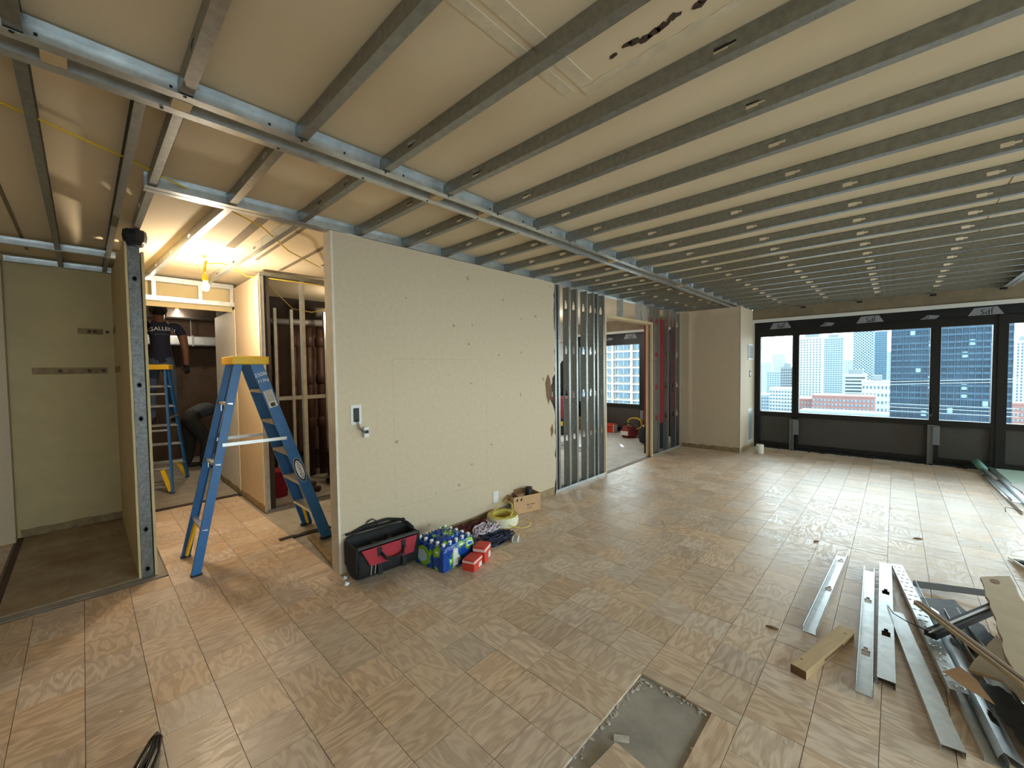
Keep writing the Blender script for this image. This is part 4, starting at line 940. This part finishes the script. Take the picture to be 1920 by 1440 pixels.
t = thing('metal_offcut', 'short offcut of pale metal track on the floor beside the wires', 'offcut', (-2.44, 2.60, 0), math.radians(35))
mb = MB(); mb.set(axes((1,0,0), (0,1,0), (0,0,1), (0,-.06,.001))); chan(mb, .12, .05, .03, .002, 0); mb.build('channel_piece', M['white'], t)
for i, (x, y, r, lab) in enumerate(((-2.92, 1.275, .017, 'small white plastic cap on the floor left of the tool bag, the further one'), (-2.83, 1.245, .02, 'small white plastic cap on the floor left of the tool bag, the nearer one'))):
    o = MB().lathe([(r,0),(r,.006),(r*.5,.012),(r*.3,.02)], 14).build('plastic_cap', M['capw'], None, True); o.location = (x, y, 0); o.rotation_euler = (math.radians(20), 0, 0); tag(o, lab, 'cap')
cs = MB()
for k in range(90):
    x, y = R_.uniform(-3.8, 1.2), R_.uniform(.0, 6)
    if HOLE[0]-.02 < x < HOLE[1]+.02 and y < HOLE[3]+.02: continue
    if x < -2.9 and y > 1.2: continue
    q = R_.uniform(.002, .006); cs.set(Matrix.Translation((x, y, .0005)) @ Matrix.Rotation(R_.random()*6, 4, 'Z')); cs.box(-q, q, -q*.6, q*.6, 0, q*.6)
tag(cs.build('plaster_crumb', M['plaster']), 'scattered pale plaster crumbs across the parquet floor', 'rubble', kind='stuff')
for x, y, a, lab in ((-.02, 3.48, .5, 'dark bark-like scrap on the floor between the steel studs'), (-.50, 2.70, 0, 'dark scrap on the floor left of the short steel stud'), (.16, 4.95, .3, 'dark scrap on the floor beyond the debris pile'), (-.48, 4.30, .9, 'small dark scrap on the floor beyond the short steel stud')):
    o = MB().prism([(-.03,-.006),(.01,-.012),(.032,.002),(.0,.012)], 0, .008).build('dark_scrap', M['fibred']); o.location = (x, y, .0006); o.rotation_euler.z = a; tag(o, lab, 'scrap')
# black handle at the near left edge
t = thing('black_grip', 'glossy black plastic handle tip at the bottom left of the picture', 'grip', (-2.05, .12, .0), math.radians(0))
gl = mat('gloss_black_plastic', srgb(12, 12, 13), .15)
MB().tube([(-.155,.04,.03),(-.12,.026,.032),(-.04,-.008,.034),(.14,-.09,.036),(.3,-.16,.036)], [.008,.016,.020,.026,.026], 12).build('grip_bow', gl, t, True); MB().tube([(-.15,.04,.03),(-.115,.042,.032),(-.03,.022,.034),(.14,-.04,.036),(.3,-.11,.036)], [.008,.014,.015,.019,.02], 12).build('grip_bow', gl, t, True)

# ------------------------------------------------------------------ steel and timber debris on the right
def fl(u, v, z=0):
    d = (u-960)*RT + (v-720)*DN + FPX*FW
    return EYE + d*((z-H_EYE)/d.z)
def laid(name, label, a, b, w, f, up=True, holes=(), m='galv', lip=.006, hw=.55, hl=.085, cat='stud', roll=0, group='steel offcuts on the floor', t=.0016):
    """a cold formed section lying from a to b; up: open side up"""
    a = Vector(a); b = Vector(b); y = (b-a); L_ = y.length; y.normalize(); z = Vector((0,0,1)); z = (z-y*z.dot(y)).normalized()
    z = Matrix.Rotation(roll, 3, y) @ z
    if not up: z = -z
    x = y.cross(z)
    r = thing(name, label, cat, tuple(a), 0, group)
    mb = MB(); mb.set(axes(x, y, z)); chan(mb, L_, w, f, t, lip, [h*L_ for h in holes], hw, hl); mb.build('section', M[m], r)
    return r, axes(x, y, z), L_
laid('steel_stud', 'short galvanized stud lying alone left of the other steel, open side up', (-.335, 2.785, .001), (-.283, 4.09, .001), .064, .034, holes=(.5, .93))
laid('steel_stud', 'galvanized stud with two knockouts lying open side up beside the wood block', (-.084, 2.425, .001), (-.120, 3.93, .001), .064, .034, holes=(.25, .67))
laid('steel_stud', 'galvanized stud lying closed side up between the open stud and the dimpled channel', (-.010, 2.55, .037), (-.034, 4.08, .037), .066, .036, False, holes=(.30, .66))
laid('steel_track', 'wide galvanized track nearest the front of the pile with a bent near end', (.185, 2.27, .03), (.02, 3.32, .03), .07, .028, False, (), lip=0)
r, mx, L_ = laid('furring_channel', 'dimpled galvanized channel lying across the pile', (.225, 2.61, .075), (.027, 4.10, .04), .062, .03, False, (.31,), lip=.004, hw=.3, hl=.05, cat='channel')
dm = MB().lathe([(.011,0),(.009,.0014),(.005,.0026),(.001,.003)], 10).mesh('dimple', M['galv'], True)
for k in range(22):
    for s_ in (-.013, .013):
        if abs(k*L_/22-.31*L_) < .06: continue
        o = link('dimple', dm, r); o.matrix_local = mx @ Matrix.Translation((s_+(.006 if k % 2 else -.006), .04+k*L_/22.5, 0)) @ Matrix.Rotation(math.pi, 4, 'X')
laid('steel_track', 'galvanized track lying open side up just right of the dimpled channel', (.30, 2.32, .001), (.085, 3.86, .02), .066, .03, True, (), lip=0)
laid('steel_stud', 'bright galvanized stud on edge at the lower right of the pile', (.345, 2.35, .035), (.20, 3.45, .05), .06, .034, False, (.2, .7), roll=.5)
laid('steel_stud', 'dark stud buried under the boards at the right edge of the pile', (.42, 2.42, .035), (.27, 3.5, .04), .064, .034, True, (.3, .6), m='galv2', roll=-.4)
laid('steel_stud', 'dull stud in the near right corner lying under the boards', (.50, 2.35, .07), (.36, 3.3, .05), .064, .034, False, (.3, .6), m='galv2', roll=.2)
t = thing('wood_block', 'short offcut of pale two-by-four lumber lying on the floor', 'lumber', (-.325, 2.36, 0), math.radians(-15))
B(-.034, .034, 0, .57, 0, .042).build('block', M['wood'], t, bevel=.002)
for x, y in ((-.02, .08), (.015, .5)): B(x-.004, x+.004, y-.004, y+.004, .0415, .0432).build('knot', M['fibred'], t)
B(.0335, .0346, .2, .42, .012, .026).build('bark_stain', M['fibred'], t)
B(-.034, .034, -.001, .0, .0, .042).build('shaded_end_grain', M['fibred'], t)  # end face coloured darker brown to carry its shading
def sheet(name, label, pts, th, m, edge=.0, me=None, cat='board', n=7):
    """flat broken sheet through 3D corner points; torn edges"""
    P_ = [Vector(p) for p in pts]; c = sum(P_, Vector())/len(P_)
    nrm = Vector()
    for i in range(len(P_)): nrm += (P_[i]-c).cross(P_[(i+1) % len(P_)]-c)
    nrm.normalize()
    if nrm.z < 0: nrm = -nrm; P_.reverse()
    x = (P_[1]-P_[0]).normalized(); x = (x-nrm*x.dot(nrm)).normalized(); y = nrm.cross(x)
    p2 = [((p-c).dot(x), (p-c).dot(y)) for p in P_]
    out = []
    for i in range(len(p2)): out += jag(p2[i], p2[(i+1) % len(p2)], n, edge, R_)[:-1]
    t = thing(name, label, cat, tuple(c))
    mb = MB(); mb.set(axes(x, y, nrm)); mb.prism(out, -th, 0); o = mb.build('sheet', M[m], t)
    if me:
        mb = MB(); mb.set(axes(x, y, nrm)); mb.prism([(a*1.02, b*1.015) for a, b in out], -th*1.6, -th); mb.build('torn_backing', M[me], t)
    return t, axes(x, y, nrm), out
t, mx, out = sheet('fibre_board', 'broken brown fibreboard leaning across the top of the debris pile', [fl(1838,1083,.14), fl(1893,1078,.14), fl(1935,1160,.2), fl(1960,1330,.30), fl(1893,1240,.27), fl(1862,1150,.2)], .012, 'fibre', .006, 'fibred')
a_ = fl(1866, 1092, .146); mb = MB(); mb.set(mx); q = mx.inverted() @ (a_-t.location); mb.prism([(q.x+.055*math.cos(k*.5), q.y+.02*math.sin(k*.5)) for k in range(12)], 0, .002); mb.build('glue_patch', M['fibred'], t)
t = thing('lumber_strip', 'long pale wood strip lying diagonally over the debris pile', 'lumber', tuple(fl(1722,1131,.10)))
d_ = fl(1935,1292,.30)-fl(1722,1131,.10)
MB().bar((0,0,0), tuple(d_), .042, .018).build('strip', M['fibre'], t); MB().bar((.0,.006,.010), tuple(d_+Vector((0,.006,.010))), .016, .004).build('brown_edge', M['fibred'], t)
sheet('gypsum_fragment', 'pale broken gypsum fragment under the wood strip', [fl(1815,1255,.13), fl(1868,1190,.13), fl(1935,1250,.2), fl(1935,1330,.22), fl(1880,1275,.18)], .012, 'fibre', .004)
sheet('paper_scrap', 'curved tan paper scrap lying on the dimpled channel', [fl(1766,1258,.09), fl(1800,1250,.10), fl(1832,1275,.11), fl(1866,1322,.11), fl(1812,1290,.10), fl(1780,1268,.09)], .002, 'card', .002, n=3, cat='scrap')
sheet('metal_flashing', 'narrow dark metal strip sticking out of the back of the pile', [fl(1711,1088,.03), fl(1850,1106,.06), fl(1853,1118,.05), fl(1713,1100,.02)], .003, 'darkmetal', .002, cat='strip')
sheet('black_sheet', 'crumpled black sheet under the boards in the middle of the pile', [fl(1725,1120,.04), fl(1790,1125,.06), fl(1868,1195,.07), fl(1860,1235,.05), fl(1800,1205,.05)], .004, 'membrane', .008, cat='sheet')
sheet('black_sheet', 'black scrap of sheet at the right edge under the gypsum fragment', [fl(1820,1270,.08), fl(1880,1290,.1), fl(1940,1340,.1), fl(1940,1420,.08), fl(1880,1350,.07)], .004, 'membrane', .008, cat='sheet')
t = thing('black_channel', 'black steel channel with bright edges poking out of the pile toward the left', 'channel', tuple(fl(1744,1190,.10)))
d_ = fl(1875,1135,.13)-fl(1744,1190,.10)
MB().bar((0,0,0), tuple(d_), .05, .03).build('channel_body', M['rubber'], t)
for q in (-.018, .022): MB().bar((q*.3,q,.017), tuple(d_+Vector((q*.3,q,.017))), .006, .004).build('bright_edge', M['alu'], t)
t = thing('wire', 'thin blue-black wire running from the closed stud to the pile', 'wire', tuple(fl(1664,1135,.04)))
MB().tube([tuple(fl(*p)-fl(1664,1135,.04)) for p in ((1664,1135,.042),(1675,1150,.06),(1700,1165,.08),(1733,1180,.10))], .003, 6).build('wire_run', M['wblue'], t, True)
t = thing('glass_strip', 'upright strip of clear plastic at the right edge beyond the pile', 'strip', (.74, 4.55, 0))
MB().bar((-.02,.35,.01), (.06,-.25,.09), .12, .004).build('plastic_sheet', M['glass'], t); MB().bar((-.08,.35,.01), (.0,-.25,.09), .006, .012).build('edge_bead', M['alu'], t)

# far right, under the window
t = thing('gypsum_stack', 'pale green gypsum boards lying flat under the right windows', 'boards', (0, 0, 0))
p_ = [fl(1862,878,.02), fl(1975,880,.02), fl(2010,915,.02), fl(1895,908,.02)]
for k in range(2): MB().prism([(q.x+.01*k, q.y-.008*k) for q in p_], .002+.016*k, .016+.016*k).build('gypsum_board', M['greenb'], t)
sheet('gypsum_offcut', 'broken pale gypsum offcut on top of the green boards', [fl(1895,907,.05), fl(1940,905,.06), fl(1960,950,.06), fl(1925,930,.05)], .012, 'white', .012, 'fibred')
laid('steel_track', 'wide galvanized track lying beside the green boards under the right window', fl(1848,887,.002), fl(1912,943,.002), .11, .03, True, (), lip=0, group='steel by the right window')
laid('steel_track', 'narrow galvanized track next to the wide one by the right window', fl(1857,876,.04), fl(1935,948,.04), .05, .03, False, (), lip=0, group='steel by the right window')
t = thing('metal_conduit', 'thin pale conduit lying left of the steel track by the right window', 'pipe', tuple(fl(1846,893,.012)))
MB().tube([(0,0,0), tuple(fl(1916,962,.012)-fl(1846,893,.012))], .012, 10).build('pipe', M['alu'], t, True); MB().lathe([(.016,0),(.016,.02)], 10).build('coupling', M['darkmetal'], t)
t = thing('handle_tube', 'pale tube with a teal sleeve propped at the foot of the window', 'tube', tuple(fl(1851,886,.03)))
MB().tube([(.05,-.35,-.02),(0,0,.0),(-.03,.14,.03)], .022, 12).build('pale_tube', M['alu'], t, True); MB().tube([(-.025,.10,.025),(-.07,.36,.08)], .045, 14).build('teal_sleeve', M['teal'], t, True)
t = thing('paper_roll', 'white paper roll standing on the floor by the column', 'roll', (-1.71, 8.10, 0))
MB().lathe([(.055,0),(.06,.005),(.06,.15),(.055,.155)], 24).build('roll_body', M['roll'], t, True); MB().lathe([(.02,.155),(.02,.157)], 14).build('core', M['cardin'], t)
g = MB(); g.tube([(0,0,0),(.0,.0,.05),(.05,-.02,.05),(.14,-.06,.03),(.2,-.08,.02)], .003, 6); o = g.build('wire_hook', M['strap'], None, True); o.location = tuple(fl(1885,960,.004)); tag(o, 'bent wire hook on the floor by the right window', 'wire')

# ------------------------------------------------------------------ next room
B(-6.1, -3.11, 3.6, 8.86, -TT, -.002).build('screed', M['concrete2'], floor)
t = thing('tool_case', 'long orange-red tool case on the floor under the next room window', 'case', (-5.0, 8.62, 0), math.radians(2))
B(-.35, .18, -.10, .10, 0, .20).build('case_body', M['orange'], t, bevel=.012); B(-.36, .19, -.105, .105, .13, .15).build('lid_seam', M['bagr'], t); B(.181, .20, -.10, .10, .01, .18).build('end_cap', M['label'], t); B(-.12, .02, -.11, -.10, .15, .18).build('handle', M['rubber'], t)
for nm, x, y, s_, lab in (('tool_pouch', -5.02, 8.28, .8, 'small red and black pouch in front of the orange tool case'), ('tool_pouch', -4.25, 8.22, 1.25, 'round red and black tool pouch right of the orange tool case')):
    t = thing(nm, lab, 'pouch', (x, y, 0))
    MB().lathe([(.05*s_,0),(.12*s_,.01),(.15*s_,.07*s_),(.14*s_,.13*s_),(.09*s_,.19*s_),(.06*s_,.20*s_)], 14).build('pouch_body', M['redbag'], t, True); MB().tube([(-.1*s_,0,.15*s_),(-.05*s_,0,.24*s_),(.05*s_,0,.24*s_),(.1*s_,0,.15*s_)], .012, 8).build('handle', M['bagk'], t, True)
    B(-.08*s_, .06*s_, -.155*s_, -.14*s_, .05*s_, .12*s_).build('pocket', M['label'], t)
t = thing('cable_coil', 'yellow cable coil standing on the pouch in the next room', 'coil', (-4.32, 8.60, .0))
for k in range(4): MB().set(Matrix.Translation((0, .02*k, .25))).tube([(.17*math.cos(a*.3), .03*math.sin(a*.7), .13*math.sin(a*.3)) for a in range(21)], .012, 6, True).build('cable_turn', M['ycord'], t, True)
B(-.2, .2, -.06, .14, 0, .13).build('coil_base', M['redbag'], t, bevel=.02)
t = thing('round_bag', 'black round bag beside the doorway in the next room', 'bag', (-3.55, 7.72, 0))
MB().lathe([(.1,0),(.19,.04),(.22,.15),(.20,.28),(.14,.36),(.06,.38)], 18).build('bag_body', M['bagk'], t, True); MB().tube([(-.1,0,.35),(-.04,0,.44),(.06,0,.43),(.1,0,.34)], .014, 8).build('handle', M['bagk'], t, True); B(-.05,.2,-.19,.19,.36,.40).build('pale_flap', M['label'], t, bevel=.01)
laid('steel_offcut', 'short pale steel offcut on the floor of the next room', (-3.98, 7.35, .001), (-3.80, 7.10, .001), .05, .03, False, (), lip=0, group='steel in the next room')
for k in range(7):
    r, mx, L_ = laid('steel_stud', ['galvanized stud at the front of the bundle on the next room floor', 'second galvanized stud of the bundle on the next room floor', 'third galvanized stud of the bundle on the next room floor', 'fourth galvanized stud of the bundle on the next room floor', 'galvanized stud at the back of the bundle on the next room floor', 'lower stud of the upper pair on the next room bundle', 'topmost stud of the bundle on the next room floor'][k], (-5.5, 6.35+.085*(k if k < 5 else k-4), .036+(.037 if k > 4 else 0)), (-4.15, 6.25+.085*(k if k < 5 else k-4), .036+(.037 if k > 4 else 0)), .07, .034, False, (.3, .7), group='steel in the next room')
t = thing('red_tool_chest', 'red fabric chest standing against the white wall of the next room', 'chest', (-5.74, 7.75, 0))
B(-.22, .22, -.25, .25, .38, .86).build('red_body', M['maroon'], t, bevel=.02); B(-.23, .23, -.26, .26, 0, .38).build('black_base', M['bagk'], t, bevel=.02); B(.06, .235, -.27, -.255, .22, .32).build('yellow_clasp', M['yellow'], t)
t = thing('black_coat', 'black coat hanging in the next room behind the studs', 'coat', (-5.90, 8.08, .87))
MB().lathe([(.16,0),(.17,.2),(.14,.55),(.10,.75),(.04,.85)], 14).build('coat_body', M['bagk'], t, True); MB().tube([(0,-.12,.66),(.02,-.19,.3),(.03,-.2,.08)], .05, 8).build('sleeve', M['bagk'], t, True)
t = thing('crate', 'tan crate on the floor behind the studs in the next room', 'crate', (-5.62, 8.62, 0))
for z in (0, .11, .22): B(-.16, .16, -.12, .12, z, z+.09).build('board', M['wood'], t)
for x in (-.165, .145): B(x, x+.02, -.125, .125, 0, .31).build('corner_post', M['wood'], t)
for i, x in enumerate((-4.12,)):
    t = thing('window_bracket', 'grey steel bracket at the foot of the next room window', 'bracket', (x, 8.73, 0)); mb = MB(); mb.set(axes((1,0,0), (0,0,1), (0,-1,0))); chan(mb, .56, .06, .03, .003, 0); mb.build('upright', M['bracket'], t); B(-.12, .0, -.004, .004, .3, .55).build('side_plate', M['bracket'], t)
B(-6.09, -6.08, 5.5, 8.86, 2.16, 2.19).build('ledge', M['wood'], bpy.data.objects['wall_next_room'])
# bathroom floor clutter
for x, y, s_, lab in ((-5.40, 1.98, .05, 'small dark pipe fitting on the bathroom floor, the nearer'), (-5.62, 2.0, .06, 'small dark pipe fitting on the bathroom floor, the further')):
    t = thing('pipe_fitting', lab, 'fitting', (x, y, -TT))
    MB().tube([(-.07,0,s_*.8),(.0,.02,s_*.8),(.05,.06,s_*.8)], s_*.75, 10).build('elbow', M['copper'], t, True); MB().tube([(-.085,0,s_*.8),(-.06,0,s_*.8)], s_*.8, 10).build('collar', M['copper'], t, True)
t = thing('red_bucket', 'dark red bucket on the bathroom floor beyond the ladder', 'bucket', (-5.55, 1.62, -TT))
MB().lathe([(.10,0),(.13,.30),(.14,.31),(.14,.33),(.10,.33)], 18).build('bucket_body', M['bagr'], t, True); MB().tube([(0,-.13,.30),(.06,-.10,.20),(.08,0,.17),(.06,.10,.20),(0,.13,.30)], .005, 6).build('bail', M['alu'], t, True)

# ------------------------------------------------------------------ the city outside
GZ = -85
struct(B(-900, 900, 12, 1600, GZ-2, GZ).build('ground', mat('street_grey', srgb(120, 124, 128), .9)))
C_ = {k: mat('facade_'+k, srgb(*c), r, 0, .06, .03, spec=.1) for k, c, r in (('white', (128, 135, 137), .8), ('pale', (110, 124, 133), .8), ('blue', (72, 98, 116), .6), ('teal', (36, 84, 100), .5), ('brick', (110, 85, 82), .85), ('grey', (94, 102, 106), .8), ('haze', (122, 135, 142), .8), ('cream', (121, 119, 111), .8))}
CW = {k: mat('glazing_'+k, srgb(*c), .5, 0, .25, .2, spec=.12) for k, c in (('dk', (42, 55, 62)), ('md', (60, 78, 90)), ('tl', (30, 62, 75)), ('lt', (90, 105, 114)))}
M['tower'] = mat('dark_curtain_wall', srgb(28, 42, 54), .6, 0, .5, .12, spec=.1)
def tower(label, u0, u1, v, Y, m, cols, pitch, ww, wh, wm='dk', depth=None, sill=None, crown=None):
    Y *= 3.5
    a = at(u0, v, Y); b = at(u1, v, Y); x0, x1 = a.x, b.x; top = (a.z+b.z)/2; dp = depth or (x1-x0)
    t = thing('tower_block', label, 'building', ((x0+x1)/2, Y, GZ)); hw_ = (x1-x0)/2; ht = top-GZ
    B(-hw_, hw_, 0, dp, 0, ht).build('walls', C_[m], t)
    g = MB(); cw = 2*hw_/cols; n = int((ht-20)/pitch)
    for r in range(n):
        z1 = ht-pitch*.5-r*pitch
        for c in range(cols):
            xm = -hw_+cw*(c+.5); g.box(xm-cw*ww/2, xm+cw*ww/2, -.3, .05, z1-pitch*wh, z1)
    g.build('windows', CW[wm], t)['kind'] = 'stuff'
    B(-hw_-.3, hw_+.3, -.3, dp+.3, ht, ht+1.2).build('parapet', C_[m], t)
    if crown: B(-hw_*crown, hw_*crown, dp*.2, dp*.8, ht+1.2, ht+6).build('roof_house', C_['grey'], t)
    return t, hw_, ht
tower('white high-rise with small dark windows at the left of the wide pane', 1500, 1541, 634, 190, 'white', 7, 3.3, .45, .45, 'md', crown=.6)
tower('blue-grey high-rise with narrow window bands beside the white one', 1543, 1581, 634, 230, 'pale', 8, 3.4, .7, .4, 'md', crown=.5)
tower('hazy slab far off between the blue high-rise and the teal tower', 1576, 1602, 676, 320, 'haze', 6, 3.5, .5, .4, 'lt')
t, hw_, ht = tower('teal tower with a white diamond lattice on its face', 1600, 1640, 600, 260, 'teal', 1, 400, .01, .01, 'tl')
g = MB(); nD = 6; st_ = 2*hw_/nD
for r in range(int(ht/st_)-2):
    for c in range(nD):
        x = -hw_+st_*c; z = ht-st_*(r+1)
        g.bar((x, -.2, z), (x+st_, -.2, z+st_), 1.1, .5, (0,-1,0)); g.bar((x, -.75, z+st_), (x+st_, -.75, z), 1.1, .5, (0,-1,0))
g.build('diamond_lattice', C_['white'], t)['kind'] = 'stuff'
tower('blue glass tower right behind the diamond lattice one', 1637, 1664, 622, 280, 'blue', 5, 3.6, .8, .5, 'md')
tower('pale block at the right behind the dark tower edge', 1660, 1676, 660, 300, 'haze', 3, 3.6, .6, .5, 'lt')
tower('stepped mid-rise with dark window bands in front of the teal tower', 1584, 1623, 704, 150, 'white', 1, 3.3, .94, .42, 'dk', depth=30, crown=.7)
tower('low white building with small windows left of the dark tower', 1616, 1673, 717, 135, 'white', 8, 6.5, .4, .35, 'md', depth=30, crown=.3)
tower('long pinkish brick block with white bands low in the wide pane', 1523, 1640, 745, 115, 'brick', 16, 3.4, .6, .5, 'lt', depth=27)
tower('low pale roof block under the brick one', 1500, 1672, 776, 95, 'pale', 18, 3.6, .6, .45, 'md', depth=15)
tower('small brick block at the foot of the white high-rise', 1490, 1525, 750, 120, 'brick', 6, 3.4, .5, .45, 'lt', depth=27)
tower('white mid-rise low in the narrow left pane', 1443, 1487, 730, 130, 'white', 8, 3.3, .55, .45, 'md', depth=30)
tower('grey tower at the right of the narrow left pane', 1464, 1486, 690, 170, 'grey', 5, 3.3, .6, .4, 'dk', crown=.5)
tower('blue-grey block in the middle of the narrow left pane', 1438, 1466, 697, 220, 'pale', 6, 3.4, .6, .4, 'md')
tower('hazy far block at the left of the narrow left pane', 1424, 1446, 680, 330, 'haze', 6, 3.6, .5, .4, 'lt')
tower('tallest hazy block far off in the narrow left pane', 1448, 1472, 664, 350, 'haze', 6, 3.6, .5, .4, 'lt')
tower('low bluish block at the left edge of the narrow pane', 1418, 1446, 742, 140, 'pale', 6, 3.4, .6, .5, 'md', depth=30)
tower('pale slab tower right of the dark tower', 1906, 1945, 640, 200, 'white', 5, 3.4, .4, .6, 'md', crown=.6)
tower('pinkish low block at the foot of the pale slab tower', 1890, 1960, 760, 110, 'brick', 9, 3.4, .5, .45, 'lt')
# the dark glass tower that fills the right half of the view
YT = 150
a = at(1673, 560, YT); b = at(1903, 560, YT); hw_ = (b.x-a.x)/2
t = thing('tower_block', 'big dark blue glass tower filling the right of the window view', 'building', ((a.x+b.x)/2, YT, GZ)); ht = a.z+20-GZ
B(-hw_, hw_, 0, 40, 0, ht).build('curtain_wall', M['tower'], t)
gm_ = mat('tower_spandrel', srgb(40, 57, 70), .6, 0, .4, .2, spec=.1); gl_ = mat('tower_lit_pane', srgb(76, 100, 108), .6)
zlo, zhi = 87-22, 87+26
sp_me = B(-hw_, hw_, -.15, .02, 0, .55).mesh('spandrel', gm_)
rb = random.Random(21); k = zlo
while k < zhi: o = link('spandrel', sp_me, t); o.location.z = k; k += rb.choice((1.5, 1.9, 1.65))
mu_me = B(-.07, .07, -.22, .02, zlo, zhi).mesh('mullion', gm_)
NC = 18; pb = 2*hw_/NC
for c in range(NC+1): o = link('mullion', mu_me, t); o.location.x = -hw_+pb*c
bl_me = B(.12, pb-.12, -.06, .02, .1, 1.5).mesh('lit_pane', gl_)  # paler panes: the lit look of these windows is put into the colour
for c, z in ((6,4),(6,-5),(6,-6.8),(11,1),(11,-7),(11,-9),(12,4),(16,6),(4,-3),(3,7),(14,-11),(9,-13),(15,3),(5,-14)): o = link('lit_pane', bl_me, t); o.location = (-hw_+pb*c, 0, 87+z)
for z, s_ in ((87-4.6, .5), (87-5.3, .5), (87-11.0, -.1), (87-11.9, -.1), (87-12.9, -.1), (87-15.6, -.1)): MB().tube([(-hw_-1, -.9, z-s_), (hw_+1, -.9, z+s_)], .06, 5).build('cable', C_['white'], t)
# the block facing the next room
YB = 190; KB = YB/70
a = at(1060, 600, YB); b = at(1215, 600, YB); hw_ = (b.x-a.x)/2
t = thing('tower_block', 'cream apartment tower with bay windows facing the next room', 'building', ((a.x+b.x)/2, YB, GZ)); ht = a.z+30-GZ
B(-hw_, hw_, 0, 40, 0, ht).build('walls', C_['cream'], t)
zl, zh = at(1170, 770, YB).z-GZ, at(1170, 630, YB).z-GZ
def upx(u): return at(u, 700, YB).x-(a.x+b.x)/2
cols_ = [(1090,1104), (1110,1116), (1120,1126), (1140.5,1147.5), (1154.5,1157), (1160.5,1180), (1189,1203)]
wm_ = [B(upx(c[0]), upx(c[1]), -.6, .05, 0, 1.15*KB).mesh('window', CW['md']) for c in cols_]
fm_ = [B((upx(c[0])+upx(c[1]))/2-.1, (upx(c[0])+upx(c[1]))/2+.1, -.7, -.5, 0, 1.15*KB).mesh('mullion', C_['white']) for c in cols_]
nf = 11
for r in range(nf):
    z = zl-.6*KB+r*(zh-zl)/9.3
    for i, c in enumerate(cols_):
        o = link('window', wm_[i], t); o.location.z = z
        if c[1]-c[0] > 6: q = link('mullion', fm_[i], o)
    B(-hw_, hw_, -1.0, 0, z-.5*KB, z-.28*KB).build('balcony_band', C_['white'], t)
for u in (1150, 1186, 1108): B(upx(u)-.6, upx(u)+.6, -1.2, 0, 20, ht).build('pier', C_['cream'], t)
